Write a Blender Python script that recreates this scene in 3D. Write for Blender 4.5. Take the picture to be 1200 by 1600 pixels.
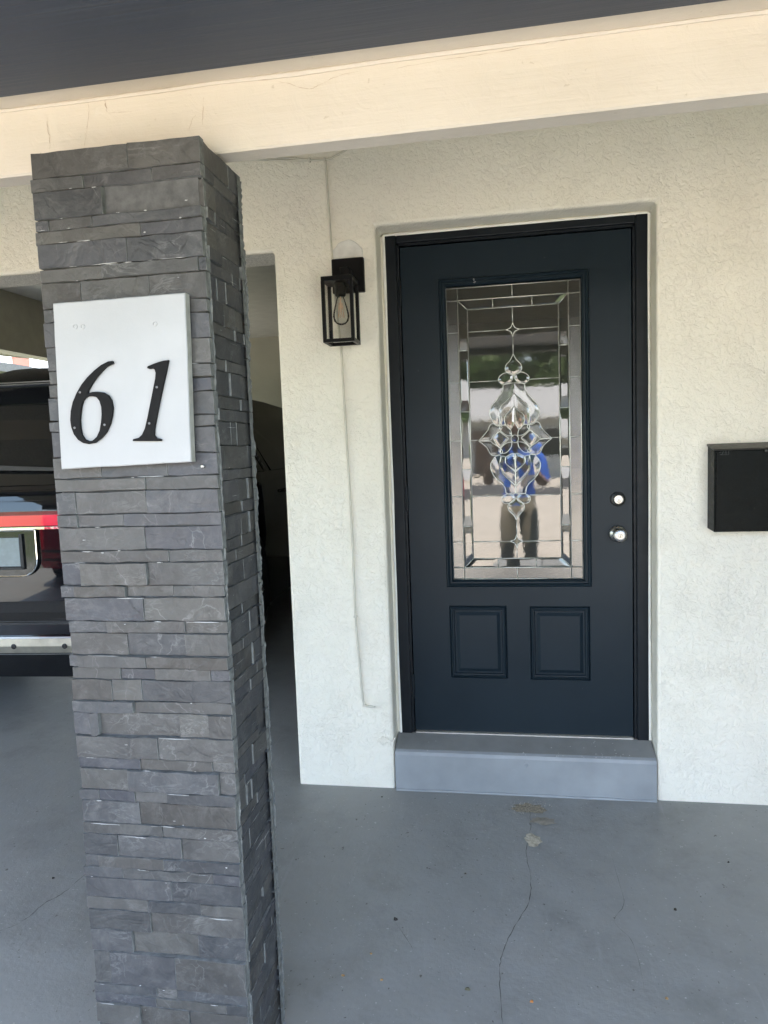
import bpy, bmesh, math, random
from mathutils import Vector, Matrix
random.seed(61)
rad = math.radians
sc = bpy.context.scene
for o in list(bpy.data.objects):
    bpy.data.objects.remove(o)

# ------------------------------------------------------------------ camera
CAM = Vector((-0.0464, -2.8042, 1.4146))
YAW, PITCH, ROLL, FPX = 0.1707, -0.0904, -0.0364, 1110.0
cd = bpy.data.cameras.new('camera')
cam = bpy.data.objects.new('camera', cd)
sc.collection.objects.link(cam)
fw = Vector((-math.sin(YAW)*math.cos(PITCH), math.cos(YAW)*math.cos(PITCH), math.sin(PITCH)))
rt = Vector((math.cos(YAW), math.sin(YAW), 0))
up = rt.cross(fw)
r2 = rt*math.cos(ROLL)+up*math.sin(ROLL)
u2 = -rt*math.sin(ROLL)+up*math.cos(ROLL)
M = Matrix((r2, u2, -fw)).transposed().to_4x4()
M.translation = CAM
cam.matrix_world = M
cd.sensor_fit = 'VERTICAL'
cd.sensor_height = 24.0
cd.lens = FPX/1600*24.0
cd.clip_start = 0.02
cd.clip_end = 2000
sc.camera = cam
sc.render.resolution_x, sc.render.resolution_y = 768, 1024

# ------------------------------------------------------------------ world, sun, exposure
SUN_EL, SUN_AZ = rad(76), rad(-14)      # sun behind the house, a little to the right
w = bpy.data.worlds.new('World'); sc.world = w; w.use_nodes = True
nt = w.node_tree; nt.nodes.clear()
def wn(t, **k):
    n = nt.nodes.new(t)
    for a, b in k.items(): setattr(n, a, b)
    return n
sky = wn('ShaderNodeTexSky', sky_type='NISHITA', sun_disc=False)
sky.sun_elevation = SUN_EL; sky.sun_rotation = SUN_AZ
sky.air_density = 1.0; sky.dust_density = 1.2; sky.ozone_density = 1.0
tc = wn('ShaderNodeTexCoord')
mp = wn('ShaderNodeMapping'); mp.inputs['Scale'].default_value = (1.6, 1.6, 4.5)
nz = wn('ShaderNodeTexNoise'); nz.inputs['Scale'].default_value = 1.9; nz.inputs['Detail'].default_value = 9; nz.inputs['Roughness'].default_value = .58
rp = wn('ShaderNodeValToRGB'); rp.color_ramp.elements[0].position = .50; rp.color_ramp.elements[1].position = .68
mx = wn('ShaderNodeMix', data_type='RGBA'); mx.inputs['B'].default_value = (8.5, 8.6, 8.9, 1)
bg = wn('ShaderNodeBackground'); bg.inputs['Strength'].default_value = .15
wo = wn('ShaderNodeOutputWorld')
L = nt.links.new
L(tc.outputs['Generated'], mp.inputs['Vector']); L(mp.outputs[0], nz.inputs['Vector']); L(nz.outputs['Fac'], rp.inputs[0])
L(rp.outputs[0], mx.inputs['Factor']); L(sky.outputs[0], mx.inputs['A']); L(mx.outputs['Result'], bg.inputs['Color']); L(bg.outputs[0], wo.inputs[0])
sd = bpy.data.lights.new('sun', 'SUN'); sd.energy = 4.2; sd.angle = rad(.5); sd.color = (1, .87, .69)
sun = bpy.data.objects.new('sun', sd); sc.collection.objects.link(sun)
# direction towards the sun
S = Vector((math.sin(SUN_AZ)*math.cos(SUN_EL), math.cos(SUN_AZ)*math.cos(SUN_EL), math.sin(SUN_EL)))
sun.rotation_euler = S.to_track_quat('Z', 'Y').to_euler()
sun.location = (3, 10, 12)
vs = sc.view_settings
vs.view_transform = 'Standard'; vs.look = 'None'; vs.gamma = 1; vs.use_curve_mapping = False
vs.exposure = 3.2
sc.render.engine = 'CYCLES'
sc.cycles.max_bounces = 10; sc.cycles.diffuse_bounces = 5; sc.cycles.glossy_bounces = 6; sc.cycles.transparent_max_bounces = 16
sc.cycles.sample_clamp_indirect = 8

# ------------------------------------------------------------------ helpers
COL = sc.collection
OFF = {}
def thing(name, loc, label, cat, group=None, rotz=0):
    o = bpy.data.objects.new(name, None); COL.objects.link(o)
    o.location = loc; o.rotation_euler = (0, 0, rotz); o.empty_display_size = .1
    o['label'] = label; o['category'] = cat
    if group: o['group'] = group
    OFF[o.name] = Vector(loc)
    return o
def tag(o, label, cat, group=None):
    o['label'] = label; o['category'] = cat
    if group: o['group'] = group
    return o
def mk(name, v, f, mats, parent=None, smooth=False, mi=None, kind=None, local=False, bevel=0, seg=1):
    me = bpy.data.meshes.new(name)
    off = Vector((0, 0, 0)) if (parent is None or local) else OFF.get(parent.name, Vector((0, 0, 0)))
    me.from_pydata([tuple(Vector(p)-off) for p in v], [], f)
    if bevel:
        bm = bmesh.new(); bm.from_mesh(me)
        bmesh.ops.remove_doubles(bm, verts=bm.verts, dist=1e-5)
        ed = [e for e in bm.edges if len(e.link_faces) == 2 and e.calc_face_angle(0) > .5]
        bmesh.ops.bevel(bm, geom=ed, offset=bevel, segments=seg, affect='EDGES', profile=.5)
        bm.to_mesh(me); bm.free()
    if not isinstance(mats, (list, tuple)): mats = [mats]
    for m in mats: me.materials.append(m)
    if mi is not None:
        for p, i in zip(me.polygons, mi): p.material_index = i
    if smooth:
        for p in me.polygons: p.use_smooth = True
    me.update()
    o = bpy.data.objects.new(name, me); COL.objects.link(o)
    if parent is not None:
        o.parent = parent; OFF[o.name] = off
    if kind: o['kind'] = kind
    return o
class G:
    """collects shapes for one mesh"""
    def __init__(s): s.v = []; s.f = []; s.m = []
    def add(s, v, f, m=0):
        b = len(s.v); s.v += [tuple(p) for p in v]; s.f += [tuple(i+b for i in q) for q in f]; s.m += [m]*len(f); return s
    def box(s, x0, x1, y0, y1, z0, z1, m=0):
        return s.add([(x0,y0,z0),(x1,y0,z0),(x1,y1,z0),(x0,y1,z0),(x0,y0,z1),(x1,y0,z1),(x1,y1,z1),(x0,y1,z1)],
                     [(0,3,2,1),(4,5,6,7),(0,1,5,4),(1,2,6,5),(2,3,7,6),(3,0,4,7)], m)
    def tube(s, pts, r, n=6, m=0, cap=True):
        pts = [Vector(p) for p in pts]; rs = r if isinstance(r, (list, tuple)) else [r]*len(pts)
        rings = []; prev = None
        for i, p in enumerate(pts):
            a = pts[max(i-1, 0)]; b = pts[min(i+1, len(pts)-1)]
            t = (b-a).normalized()
            ref = Vector((0, 1, 0)) if abs(t.y) < .9 else Vector((1, 0, 0))
            if prev is not None: ref = prev
            u = (ref-t*ref.dot(t)).normalized(); prev = u; q = t.cross(u)
            rings.append([p+(u*math.cos(k*2*math.pi/n)+q*math.sin(k*2*math.pi/n))*rs[i] for k in range(n)])
        v = [x for rg in rings for x in rg]; f = []
        for i in range(len(rings)-1):
            for k in range(n):
                f.append((i*n+k, i*n+(k+1) % n, (i+1)*n+(k+1) % n, (i+1)*n+k))
        if cap: f += [tuple(range(n-1, -1, -1)), tuple(range((len(rings)-1)*n, len(rings)*n))]
        return s.add(v, f, m)
    def lathe(s, c, axis, prof, n=24, m=0):
        """prof: (r, h) along axis"""
        ax = Vector(axis).normalized(); a = ax.orthogonal().normalized(); b = ax.cross(a); c = Vector(c)
        v = []; f = []
        for r, h in prof:
            for k in range(n):
                t = 2*math.pi*k/n; v.append(c+ax*h+(a*math.cos(t)+b*math.sin(t))*r)
        for i in range(len(prof)-1):
            for k in range(n): f.append((i*n+k, i*n+(k+1) % n, (i+1)*n+(k+1) % n, (i+1)*n+k))
        f.append(tuple(range(n-1, -1, -1))); f.append(tuple(range((len(prof)-1)*n, len(prof)*n)))
        return s.add(v, f, m)
    def prism(s, poly, y0, y1, m=0, holes=None):
        """(x,z) polygon extruded in y; front at y0"""
        n = len(poly)
        v = [(x, y0, z) for x, z in poly]+[(x, y1, z) for x, z in poly]
        f = [tuple(range(n)), tuple(range(2*n-1, n-1, -1))]+[((i+1) % n, i, n+i, n+(i+1) % n) for i in range(n)]
        return s.add(v, f, m)
    def build(s, name, mats, parent=None, **k):
        return mk(name, s.v, s.f, mats, parent, mi=s.m if not k.get('bevel') else None, **k)
def cells(xs, zs, y0, y1, inside):
    """wall from grid cells in x,z with real thickness; inside(xmid,zmid)"""
    g = G(); nx, nz_ = len(xs)-1, len(zs)-1
    ok = lambda i, k: 0 <= i < nx and 0 <= k < nz_ and inside((xs[i]+xs[i+1])/2, (zs[k]+zs[k+1])/2)
    for i in range(nx):
        for k in range(nz_):
            if not ok(i, k): continue
            a, b, c, d = xs[i], xs[i+1], zs[k], zs[k+1]
            g.add([(a,y0,c),(b,y0,c),(b,y0,d),(a,y0,d)], [(0,1,2,3)]); g.add([(a,y1,c),(b,y1,c),(b,y1,d),(a,y1,d)], [(3,2,1,0)])
            if not ok(i-1, k): g.add([(a,y0,c),(a,y0,d),(a,y1,d),(a,y1,c)], [(0,1,2,3)])
            if not ok(i+1, k): g.add([(b,y0,c),(b,y1,c),(b,y1,d),(b,y0,d)], [(0,1,2,3)])
            if not ok(i, k-1): g.add([(a,y0,c),(a,y1,c),(b,y1,c),(b,y0,c)], [(0,1,2,3)])
            if not ok(i, k+1): g.add([(a,y0,d),(b,y0,d),(b,y1,d),(a,y1,d)], [(0,1,2,3)])
    return g
def spline(pts, n=8, closed=False):
    pts = [Vector(p) for p in pts]; out = []; N = len(pts)
    g = lambda i: pts[i % N] if closed else pts[max(0, min(N-1, i))]
    for i in range(N if closed else N-1):
        p0, p1, p2, p3 = g(i-1), g(i), g(i+1), g(i+2)
        for k in range(n):
            t = k/n
            out.append(.5*((2*p1)+(p2-p0)*t+(2*p0-5*p1+4*p2-p3)*t*t+(3*p1-p0-3*p2+p3)*t**3))
    if not closed: out.append(pts[-1])
    return out

# ------------------------------------------------------------------ materials
class N:
    def __init__(s, name):
        s.m = bpy.data.materials.new(name); s.m.use_nodes = True; s.t = s.m.node_tree; s.t.nodes.clear()
        s.out = s.n('ShaderNodeOutputMaterial'); s.p = s.n('ShaderNodeBsdfPrincipled'); s.l(s.p.outputs[0], s.out.inputs[0])
        s.co = s.n('ShaderNodeTexCoord').outputs['Object']
    def n(s, t, **k):
        x = s.t.nodes.new(t)
        for a, b in k.items(): setattr(x, a, b)
        return x
    def l(s, a, b): s.t.links.new(a, b)
    def noise(s, scale, detail=5, rough=.55, dist=0, vec=None, out='Fac'):
        x = s.n('ShaderNodeTexNoise'); x.inputs['Scale'].default_value = scale; x.inputs['Detail'].default_value = detail
        x.inputs['Roughness'].default_value = rough; x.inputs['Distortion'].default_value = dist
        s.l(vec or s.co, x.inputs['Vector']); return x.outputs[out]
    def vor(s, scale, feature='F1', vec=None, out='Distance', rnd=1):
        x = s.n('ShaderNodeTexVoronoi', feature=feature); x.inputs['Scale'].default_value = scale; x.inputs['Randomness'].default_value = rnd
        s.l(vec or s.co, x.inputs['Vector']); return x.outputs[out]
    def ramp(s, fac, *st):
        x = s.n('ShaderNodeValToRGB'); e = x.color_ramp.elements
        while len(e) < len(st): e.new(.5)
        for q, (p, c) in zip(e, st):
            q.position = p; q.color = (c, c, c, 1) if isinstance(c, (int, float)) else (*c, 1)
        s.l(fac, x.inputs[0]); return x.outputs[0]
    def mix(s, fac, a, b, mode='MIX'):
        x = s.n('ShaderNodeMix', data_type='RGBA', blend_type=mode)
        for k, v in (('Factor', fac), ('A', a), ('B', b)):
            if isinstance(v, (int, float)): x.inputs[k].default_value = v if k == 'Factor' else (v, v, v, 1)
            elif isinstance(v, tuple): x.inputs[k].default_value = (*v, 1)
            else: s.l(v, x.inputs[k])
        return x.outputs['Result']
    def math(s, op, a, b=0):
        x = s.n('ShaderNodeMath', operation=op)
        for i, v in enumerate((a, b)):
            if isinstance(v, (int, float)): x.inputs[i].default_value = v
            else: s.l(v, x.inputs[i])
        return x.outputs[0]
    def vmap(s, scale=(1,1,1), rot=(0,0,0), vec=None, loc=None):
        x = s.n('ShaderNodeMapping'); x.inputs['Scale'].default_value = scale; x.inputs['Rotation'].default_value = rot
        s.l(vec or s.co, x.inputs['Vector'])
        if loc is not None: s.l(loc, x.inputs['Location'])
        return x.outputs[0]
    def bump(s, h, strength=.4, dist=.01, nrm=None):
        x = s.n('ShaderNodeBump'); x.inputs['Strength'].default_value = strength; x.inputs['Distance'].default_value = dist
        s.l(h, x.inputs['Height'])
        if nrm is not None: s.l(nrm, x.inputs['Normal'])
        return x.outputs[0]
    def set(s, **k):
        for a, v in k.items():
            i = s.p.inputs[a.replace('_', ' ')]
            if hasattr(v, 'links') or isinstance(v, bpy.types.NodeSocket): s.l(v, i)
            elif isinstance(v, tuple): i.default_value = (*v, 1) if len(v) == 3 else v
            else: i.default_value = v
        return s
def simple(name, c, rough=.5, var=.12, scale=9, metal=0, bump=0, bscale=60, spec=.5, coat=0):
    k = N(name); f = k.noise(scale, 6)
    a = tuple(x*(1-var) for x in c); b = tuple(min(1, x*(1+var)) for x in c)
    k.set(Base_Color=k.mix(k.ramp(f, (.3, 0.), (.7, 1.)), a, b), Roughness=k.ramp(k.noise(scale*2.3, 4), (.3, max(0, rough-.08)), (.7, min(1, rough+.08))), Metallic=metal)
    k.p.inputs['Specular IOR Level'].default_value = spec; k.p.inputs['Coat Weight'].default_value = coat
    k.p.inputs['Coat Roughness'].default_value = .03
    if bump: k.set(Normal=k.bump(k.noise(bscale, 6), bump, .004))
    return k.m

def m_stucco():
    k = N('stucco_paint')
    big = k.noise(2.2, 4)
    col = k.mix(k.ramp(big, (.3, 0.), (.7, 1.)), (.815, .775, .655), (.84, .805, .695))
    # knock-down texture: low flattened lumps, fine grit, a few torn edges and hair cracks
    d = k.noise(48, 6, .62, .8)
    flat = k.ramp(d, (.36, 0.), (.50, .7), (.64, 1.))
    grit = k.noise(150, 3, .6)
    tear = k.ramp(k.noise(46, 5, .62, 1.2), (.488, 1.), (.498, .0), (.502, .0), (.512, 1.))
    tm = k.ramp(k.noise(7, 3), (.50, 1.), (.60, 0.))
    line = k.math('MAXIMUM', tear, tm)
    h = k.math('ADD', k.math('ADD', flat, k.math('MULTIPLY', grit, .45)), k.math('MULTIPLY', line, .30))
    col = k.mix(k.math('MULTIPLY', k.math('SUBTRACT', 1, line), .22), col, (.40, .36, .28))
    k.set(Base_Color=col, Roughness=.62, Normal=k.bump(h, .62, .0042))
    k.p.inputs['Specular IOR Level'].default_value = .3
    return k.m
def m_rough_stucco():
    k = N('rough_stucco'); h = k.noise(150, 5, .7)
    k.set(Base_Color=k.mix(k.ramp(h, (.35, 0.), (.65, 1.)), (.40, .38, .33), (.75, .73, .66)), Roughness=.8, Normal=k.bump(h, .9, .012)); return k.m
def m_trim():
    k = N('beam_paint'); f = k.noise(3, 6)
    col = k.mix(k.ramp(f, (.3, 0.), (.7, 1.)), (.63, .565, .465), (.69, .625, .525))
    g = k.noise(1, 6, .6, 0, k.vmap((3, 30, 60)))
    sp = k.ramp(k.noise(70, 3), (.70, 0.), (.76, .5))
    col = k.mix(sp, col, (.45, .38, .28))
    k.set(Base_Color=col, Roughness=.55, Normal=k.bump(k.math('ADD', g, k.math('MULTIPLY', k.noise(22, 6, .65, .8), 1.2)), .32, .005)); return k.m
def m_floor():
    k = N('painted_concrete')
    a = k.noise(.9, 5, .6); b = k.noise(7, 8, .65)
    col = k.mix(k.ramp(a, (.3, 0.), (.7, 1.)), (.226, .231, .220), (.272, .275, .260))
    col = k.mix(k.ramp(b, (.48, 0.), (.70, .45)), col, (.31, .315, .31))
    col = k.mix(k.ramp(k.noise(2.6, 9, .76), (.50, 0.), (.68, .55)), col, (.150, .152, .142))
    sp = k.ramp(k.noise(90, 3, .5), (.685, 0.), (.72, .7))
    col = k.mix(sp, col, (.42, .42, .40))
    dk = k.ramp(k.noise(60, 3, .5, 0, k.vmap(loc=None, scale=(1.3, .9, 1))), (.70, 0.), (.74, .8))
    col = k.mix(dk, col, (.06, .05, .04))
    sw = k.ramp(k.noise(1, 6, .6, .5, k.vmap((26, 3, 1), (0, 0, .5))), (.62, 0.), (.72, .30))
    col = k.mix(sw, col, (.34, .34, .34))
    k.set(Base_Color=col, Roughness=k.ramp(b, (.3, .36), (.7, .56)), Normal=k.bump(k.math('ADD', k.noise(55, 7, .7), k.noise(5, 3)), .28, .006))
    k.p.inputs['Specular IOR Level'].default_value = .45
    return k.m
def m_slate(name, dark=1.0):
    k = N(name)
    oi = k.n('ShaderNodeObjectInfo'); rn = oi.outputs['Random']
    cmb = k.n('ShaderNodeCombineXYZ'); 
    for i, q in enumerate((37., 11., 23.)): k.l(k.math('MULTIPLY', rn, q), cmb.inputs[i])
    va = k.n('ShaderNodeVectorMath', operation='ADD'); k.l(k.co, va.inputs[0]); k.l(cmb.outputs[0], va.inputs[1]); vec = va.outputs[0]
    tone = k.ramp(rn, (0., (.046, .042, .036)), (.2, (.068, .067, .064)), (.4, (.046, .048, .056)), (.6, (.078, .075, .067)), (.8, (.038, .040, .042)), (1., (.060, .062, .065)))
    n1 = k.noise(9, 8, .62, .6, vec)
    col = k.mix(k.ramp(n1, (.32, 0.), (.68, 1.)), k.mix(1., tone, (.74, .74, .75), 'MULTIPLY'), k.mix(1., tone, (1.22, 1.22, 1.2), 'MULTIPLY'))
    n2 = k.noise(55, 6, .7, 0, vec)
    col = k.mix(k.ramp(n2, (.45, 0.), (.75, .28)), col, (.125, .122, .116))
    # calcite veins
    dist = k.n('ShaderNodeVectorMath', operation='ADD'); ns = k.n('ShaderNodeTexNoise'); ns.inputs['Scale'].default_value = 8; ns.inputs['Detail'].default_value = 5
    k.l(vec, ns.inputs['Vector']); sc1 = k.n('ShaderNodeVectorMath', operation='SCALE'); sc1.inputs['Scale'].default_value = .16
    k.l(ns.outputs['Color'], sc1.inputs[0]); k.l(vec, dist.inputs[0]); k.l(sc1.outputs[0], dist.inputs[1])
    e = k.vor(7, 'DISTANCE_TO_EDGE', k.vmap((1.5, 1.5, .7), (0, .7, 0), dist.outputs[0]))
    vein = k.math('MULTIPLY', k.ramp(e, (.002, 1.), (.014, 0.)), k.ramp(k.noise(10, 4, .6, 0, vec), (.48, 0.), (.66, .34)))
    e2 = k.noise(13, 5, .65, .7, k.vmap((1, 1, 2.2), (0, .4, 0), vec))
    vein2 = k.math('MULTIPLY', k.ramp(e2, (.470, 0.), (.496, .45), (.504, .45), (.530, 0.)), k.ramp(k.noise(7, 4, .6, 0, vec), (.50, 0.), (.66, .55)))
    sm = k.math('MULTIPLY', k.ramp(k.noise(11, 7, .78, .8, vec), (.50, 0.), (.72, .46)), 1.)
    col = k.mix(sm, col, (.155, .152, .143))
    col = k.mix(k.math('MAXIMUM', vein, vein2), col, (.29, .29, .278))
    rust = k.math('MULTIPLY', k.ramp(k.noise(4, 6, .7, .8, vec), (.66, 0.), (.76, .5)), 1.)
    col = k.mix(rust, col, (.15, .12, .075))
    if dark != 1: col = k.mix(1., col, (dark, dark*1.03, dark), 'MULTIPLY')
    cl = k.noise(1, 7, .6, .4, k.vmap((14, 14, 30), (0, .25, 0), vec))
    st = k.ramp(k.noise(10, 3, .5, .8, vec), (.42, 0.), (.46, .5), (.54, .5), (.58, 1.))
    h = k.math('ADD', k.math('MULTIPLY', cl, .8), k.math('ADD', k.math('MULTIPLY', n2, .3), k.math('MULTIPLY', st, .5)))
    k.set(Base_Color=col, Roughness=k.ramp(n1, (.3, .40), (.7, .58)), Normal=k.bump(h, .55, .0045))
    k.p.inputs['Specular IOR Level'].default_value = .5
    return k.m
def m_door():
    k = N('door_paint'); g = k.noise(1, 6, .6, .6, k.vmap((60, 60, 3.5)))
    col = k.mix(k.ramp(k.noise(3, 4), (.3, 0.), (.7, 1.)), (.0085, .0155, .0215), (.0120, .0205, .0275))
    sc_ = k.ramp(k.noise(38, 3), (.75, 0.), (.78, .18)); col = k.mix(sc_, col, (.10, .11, .12))
    k.set(Base_Color=col, Roughness=.36, Normal=k.bump(g, .10, .002)); k.p.inputs['Specular IOR Level'].default_value = .17; return k.m
def m_glass(name, kind):
    """double-glazed leaded pane: mirror reflection over a see-through dark body"""
    k = N(name); k.t.nodes.remove(k.p)
    gl = k.n('ShaderNodeBsdfGlossy'); gl.inputs['Roughness'].default_value = {'clear': .008, 'grain': .02, 'bevel': .006}[kind]
    tr = k.n('ShaderNodeBsdfTransparent'); tr.inputs['Color'].default_value = (.72, .75, .72, 1)
    fr = k.n('ShaderNodeFresnel'); fr.inputs['IOR'].default_value = 1.52
    fac = k.math('MINIMUM', k.math('MULTIPLY', fr.outputs[0], 3.0), 1.0)      # four glass faces of the sealed unit
    mx_ = k.n('ShaderNodeMixShader'); k.l(fac, mx_.inputs[0]); k.l(tr.outputs[0], mx_.inputs[1]); k.l(gl.outputs[0], mx_.inputs[2]); 
    if kind == 'grain':
        df = k.n('ShaderNodeBsdfDiffuse'); df.inputs['Color'].default_value = (.14, .15, .14, 1)
        m2 = k.n('ShaderNodeMixShader'); m2.inputs[0].default_value = .12; k.l(mx_.outputs[0], m2.inputs[1]); k.l(df.outputs[0], m2.inputs[2]); k.l(m2.outputs[0], k.out.inputs[0])
        b = k.bump(k.noise(120, 3, .6), .40, .0016)
        k.l(b, df.inputs['Normal'])
    else:
        df = k.n('ShaderNodeBsdfDiffuse'); df.inputs['Color'].default_value = (.14, .145, .13, 1)
        m2 = k.n('ShaderNodeMixShader'); m2.inputs[0].default_value = .16; k.l(mx_.outputs[0], m2.inputs[1]); k.l(df.outputs[0], m2.inputs[2]); k.l(m2.outputs[0], k.out.inputs[0])
        b = k.bump(k.noise(62, 2, .5, 1.0), .034 if kind == 'clear' else .02, .0011)
    k.l(b, gl.inputs['Normal']); k.l(b, fr.inputs['Normal'])
    return k.m
def m_thin_glass(name, ior=1.42):
    k = N(name); k.t.nodes.remove(k.p)
    gl = k.n('ShaderNodeBsdfGlossy'); gl.inputs['Roughness'].default_value = .01
    tr = k.n('ShaderNodeBsdfTransparent'); tr.inputs['Color'].default_value = (.975, .98, .975, 1)
    fr = k.n('ShaderNodeFresnel'); fr.inputs['IOR'].default_value = ior
    mx_ = k.n('ShaderNodeMixShader'); k.l(fr.outputs[0], mx_.inputs[0]); k.l(tr.outputs[0], mx_.inputs[1]); k.l(gl.outputs[0], mx_.inputs[2])
    k.l(mx_.outputs[0], k.out.inputs[0]); return k.m
STUCCO, ROUGH, TRIM, FLOOR = m_stucco(), m_rough_stucco(), m_trim(), m_floor()
SLATE = m_slate('slate')
CUT = simple('sawn_slate_and_mortar', (.16, .165, .155), .85, .35, 60, bump=.5)
MORTAR = simple('thinset_mortar', (.10, .10, .098), .9, .3, 40, bump=.4)
SMEAR = simple('pale_adhesive', (.40, .40, .385), .8, .15, 50)
DOOR = m_door()
JAMB = simple('jamb_paint', (.0075, .0105, .0135), .42, .15, 14, bump=.12, bscale=40, spec=.18)
GLC, GLG, GLB = m_glass('glass_clear', 'clear'), m_glass('glass_granite', 'grain'), m_glass('glass_bevel', 'bevel')
CAME = simple('silver_came', (.56, .57, .52), .36, .18, 40, metal=.75)
STEEL = simple('satin_nickel', (.34, .335, .315), .30, .1, 60, metal=1)
BLACKMETAL = simple('black_powdercoat', (.006, .006, .0065), .40, .2, 30, spec=.18)
DARK = simple('keyway', (.02, .02, .02), .5)
CEIL = None
def m_ceiling():
    k = N('dark_grey_ceiling_paint'); g = k.noise(1, 6, .6, .8, k.vmap((1.2, 42, 1)))
    col = k.mix(k.ramp(k.noise(1.4, 4), (.3, 0.), (.7, 1.)), (.046, .056, .074), (.056, .067, .087))
    col = k.mix(k.ramp(k.noise(24, 6, .7), (.66, 0.), (.74, .2)), col, (.12, .125, .13))
    col = k.mix(k.ramp(g, (.55, 0.), (.75, .35)), col, (.11, .12, .14))
    k.set(Base_Color=col, Roughness=.5, Normal=k.bump(g, .6, .005)); return k.m
CEIL = m_ceiling()
STEP = simple('step_paint', (.245, .262, .272), .48, .16, 5, bump=.2, bscale=30)
STEPTOP = simple('worn_step_top', (.19, .195, .19), .5, .14, 8, bump=.2, bscale=30)
ALU = simple('threshold_metal', (.62, .60, .54), .4, .15, 20, metal=.6)
WHITEPAINT = None
def m_plate():
    k = N('white_board_paint'); f = k.noise(5, 5)
    col = k.mix(k.ramp(f, (.3, 0.), (.7, 1.)), (.38, .385, .38), (.44, .445, .44))
    col = k.mix(k.ramp(k.noise(12, 7, .7), (.62, 0.), (.78, .16)), col, (.60, .59, .55))
    k.set(Base_Color=col, Roughness=.42, Normal=k.bump(k.math('ADD', k.noise(14, 5, .5, .5), k.math('MULTIPLY', k.noise(120, 3), .2)), .22, .006)); return k.m
WHITEPAINT = m_plate()
GREYEDGE = simple('raw_board_edge', (.42, .42, .37), .7, .25, 30)
NUM = simple('matt_black_numeral', (.0055, .0055, .0055), .5, .15, 40, spec=.15)
CRACK = simple('dark_crack', (.07, .068, .062), .9)  # dark colour of the crack ribbons
HAIR = simple('hairline_crack', (.47, .38, .28), .9)
BARE = simple('bare_concrete', (.44, .40, .31), .9, .35, 70, bump=.6, bscale=150)
SAND = simple('brown_sand', (.25, .215, .155), .95, .5, 120)
DRYLEAF = simple('dry_leaf', (.22, .12, .04), .8, .4, 90)
CONCRETE = simple('driveway_concrete', (.455, .42, .365), .85, .14, 2.5, bump=.2)
ASPHALT = simple('asphalt', (.055, .055, .056), .9, .2, 30, bump=.4)
def m_grass():
    k = N('lawn'); f = k.noise(2, 8, .7); k.set(Base_Color=k.mix(k.ramp(f, (.3, 0.), (.7, 1.)), (.045, .075, .02), (.10, .13, .045)), Roughness=.9, Normal=k.bump(k.noise(50, 4), .8, .03)); return k.m
GRASS = m_grass()

# ------------------------------------------------------------------ setting
SL = -.020
def fz(y): return SL*(-y) if y < 0 else 0.
v, f = [], []
ys = [6.3, .0, -1.5, -3.4, -6.2]
for y in ys:
    for x in (-7.6, -4.4, 0, 3.5): v.append((x, y, fz(y)))
for i in range(len(ys)-1):
    for j in range(3): f.append((i*4+j, (i+1)*4+j, (i+1)*4+j+1, i*4+j+1))
floor = mk('porch_floor', v, f, FLOOR, kind='structure')
dz = fz(-6.2)
drive = mk('driveway', [(-4.9, -6.2, dz-.004), (-4.9, -19, dz-.02), (3.8, -19, dz-.02), (3.8, -6.2, dz-.004)], [(0, 1, 2, 3)], CONCRETE, kind='structure')
road = mk('road', [(-150, -19, dz-.03), (-150, -25.5, dz-.03), (150, -25.5, dz-.03), (150, -19, dz-.03)], [(0, 1, 2, 3)], ASPHALT, kind='structure')
walk = G().box(-150, -4.904, -19.3, -18.0, dz-.2, dz+.0).box(3.804, 150, -19.3, -18.0, dz-.2, dz+.0)
walk.build('pavement', CONCRETE, kind='structure')
far = mk('opposite_drive', [(-14, -25.5, dz-.026), (-14, -33, dz-.0), (10, -33, dz-.0), (10, -25.5, dz-.026)], [(0, 1, 2, 3)], CONCRETE, kind='structure')
ground = mk('ground', [(-400, -400, dz-.045), (400, -400, dz-.045), (400, 400, dz-.045), (-400, 400, dz-.045)], [(0, 1, 2, 3)], GRASS, kind='structure')

def ribbon(pts, w, z=None, plane='floor', jit=.35):
    """ragged thin ribbon; pts in (x,y) on the floor or (x,z) on a wall of given y"""
    pts = [Vector((*p, 0)) for p in pts]; q = spline(pts, 7); v = []; f = []
    n = len(q)
    for i, p in enumerate(q):
        t = (q[min(i+1, n-1)]-q[max(i-1, 0)]).normalized(); s = Vector((-t.y, t.x, 0))
        p = p+s*random.uniform(-.5, .5)*w*2.2
        ww = w*(.35+.65*math.sin(math.pi*min(1, max(0, i/(n-1)))*.98+.03))*random.choice((.25, .6, 1, 1.2, 1.5))*.5
        for sg in (1, -1):
            c = p+s*ww*sg
            v.append((c.x, c.y, fz(c.y)+.0016) if plane == 'floor' else (c.x, plane, c.y))
    for i in range(n-1): f.append((2*i, 2*i+1, 2*i+3, 2*i+2))
    return v, f
s_ = .0
def fl(px):  # floor points found from the photograph: already in metres
    return px
def PX(x, y, Y=None, Z=None):
    d = fw+r2*((x-600)/FPX)-u2*((y-800)/FPX)
    if Y is not None: t = (Y-CAM.y)/d.y
    else:
        t = (0-CAM.z)/d.z
        for _ in range(4):
            yy = CAM.y+t*d.y; t = (fz(yy)-CAM.z)/d.z
    return CAM+d*t
def fp(*pts): return [(lambda p: (p.x, p.y))(PX(a, b)) for a, b in pts]
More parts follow.
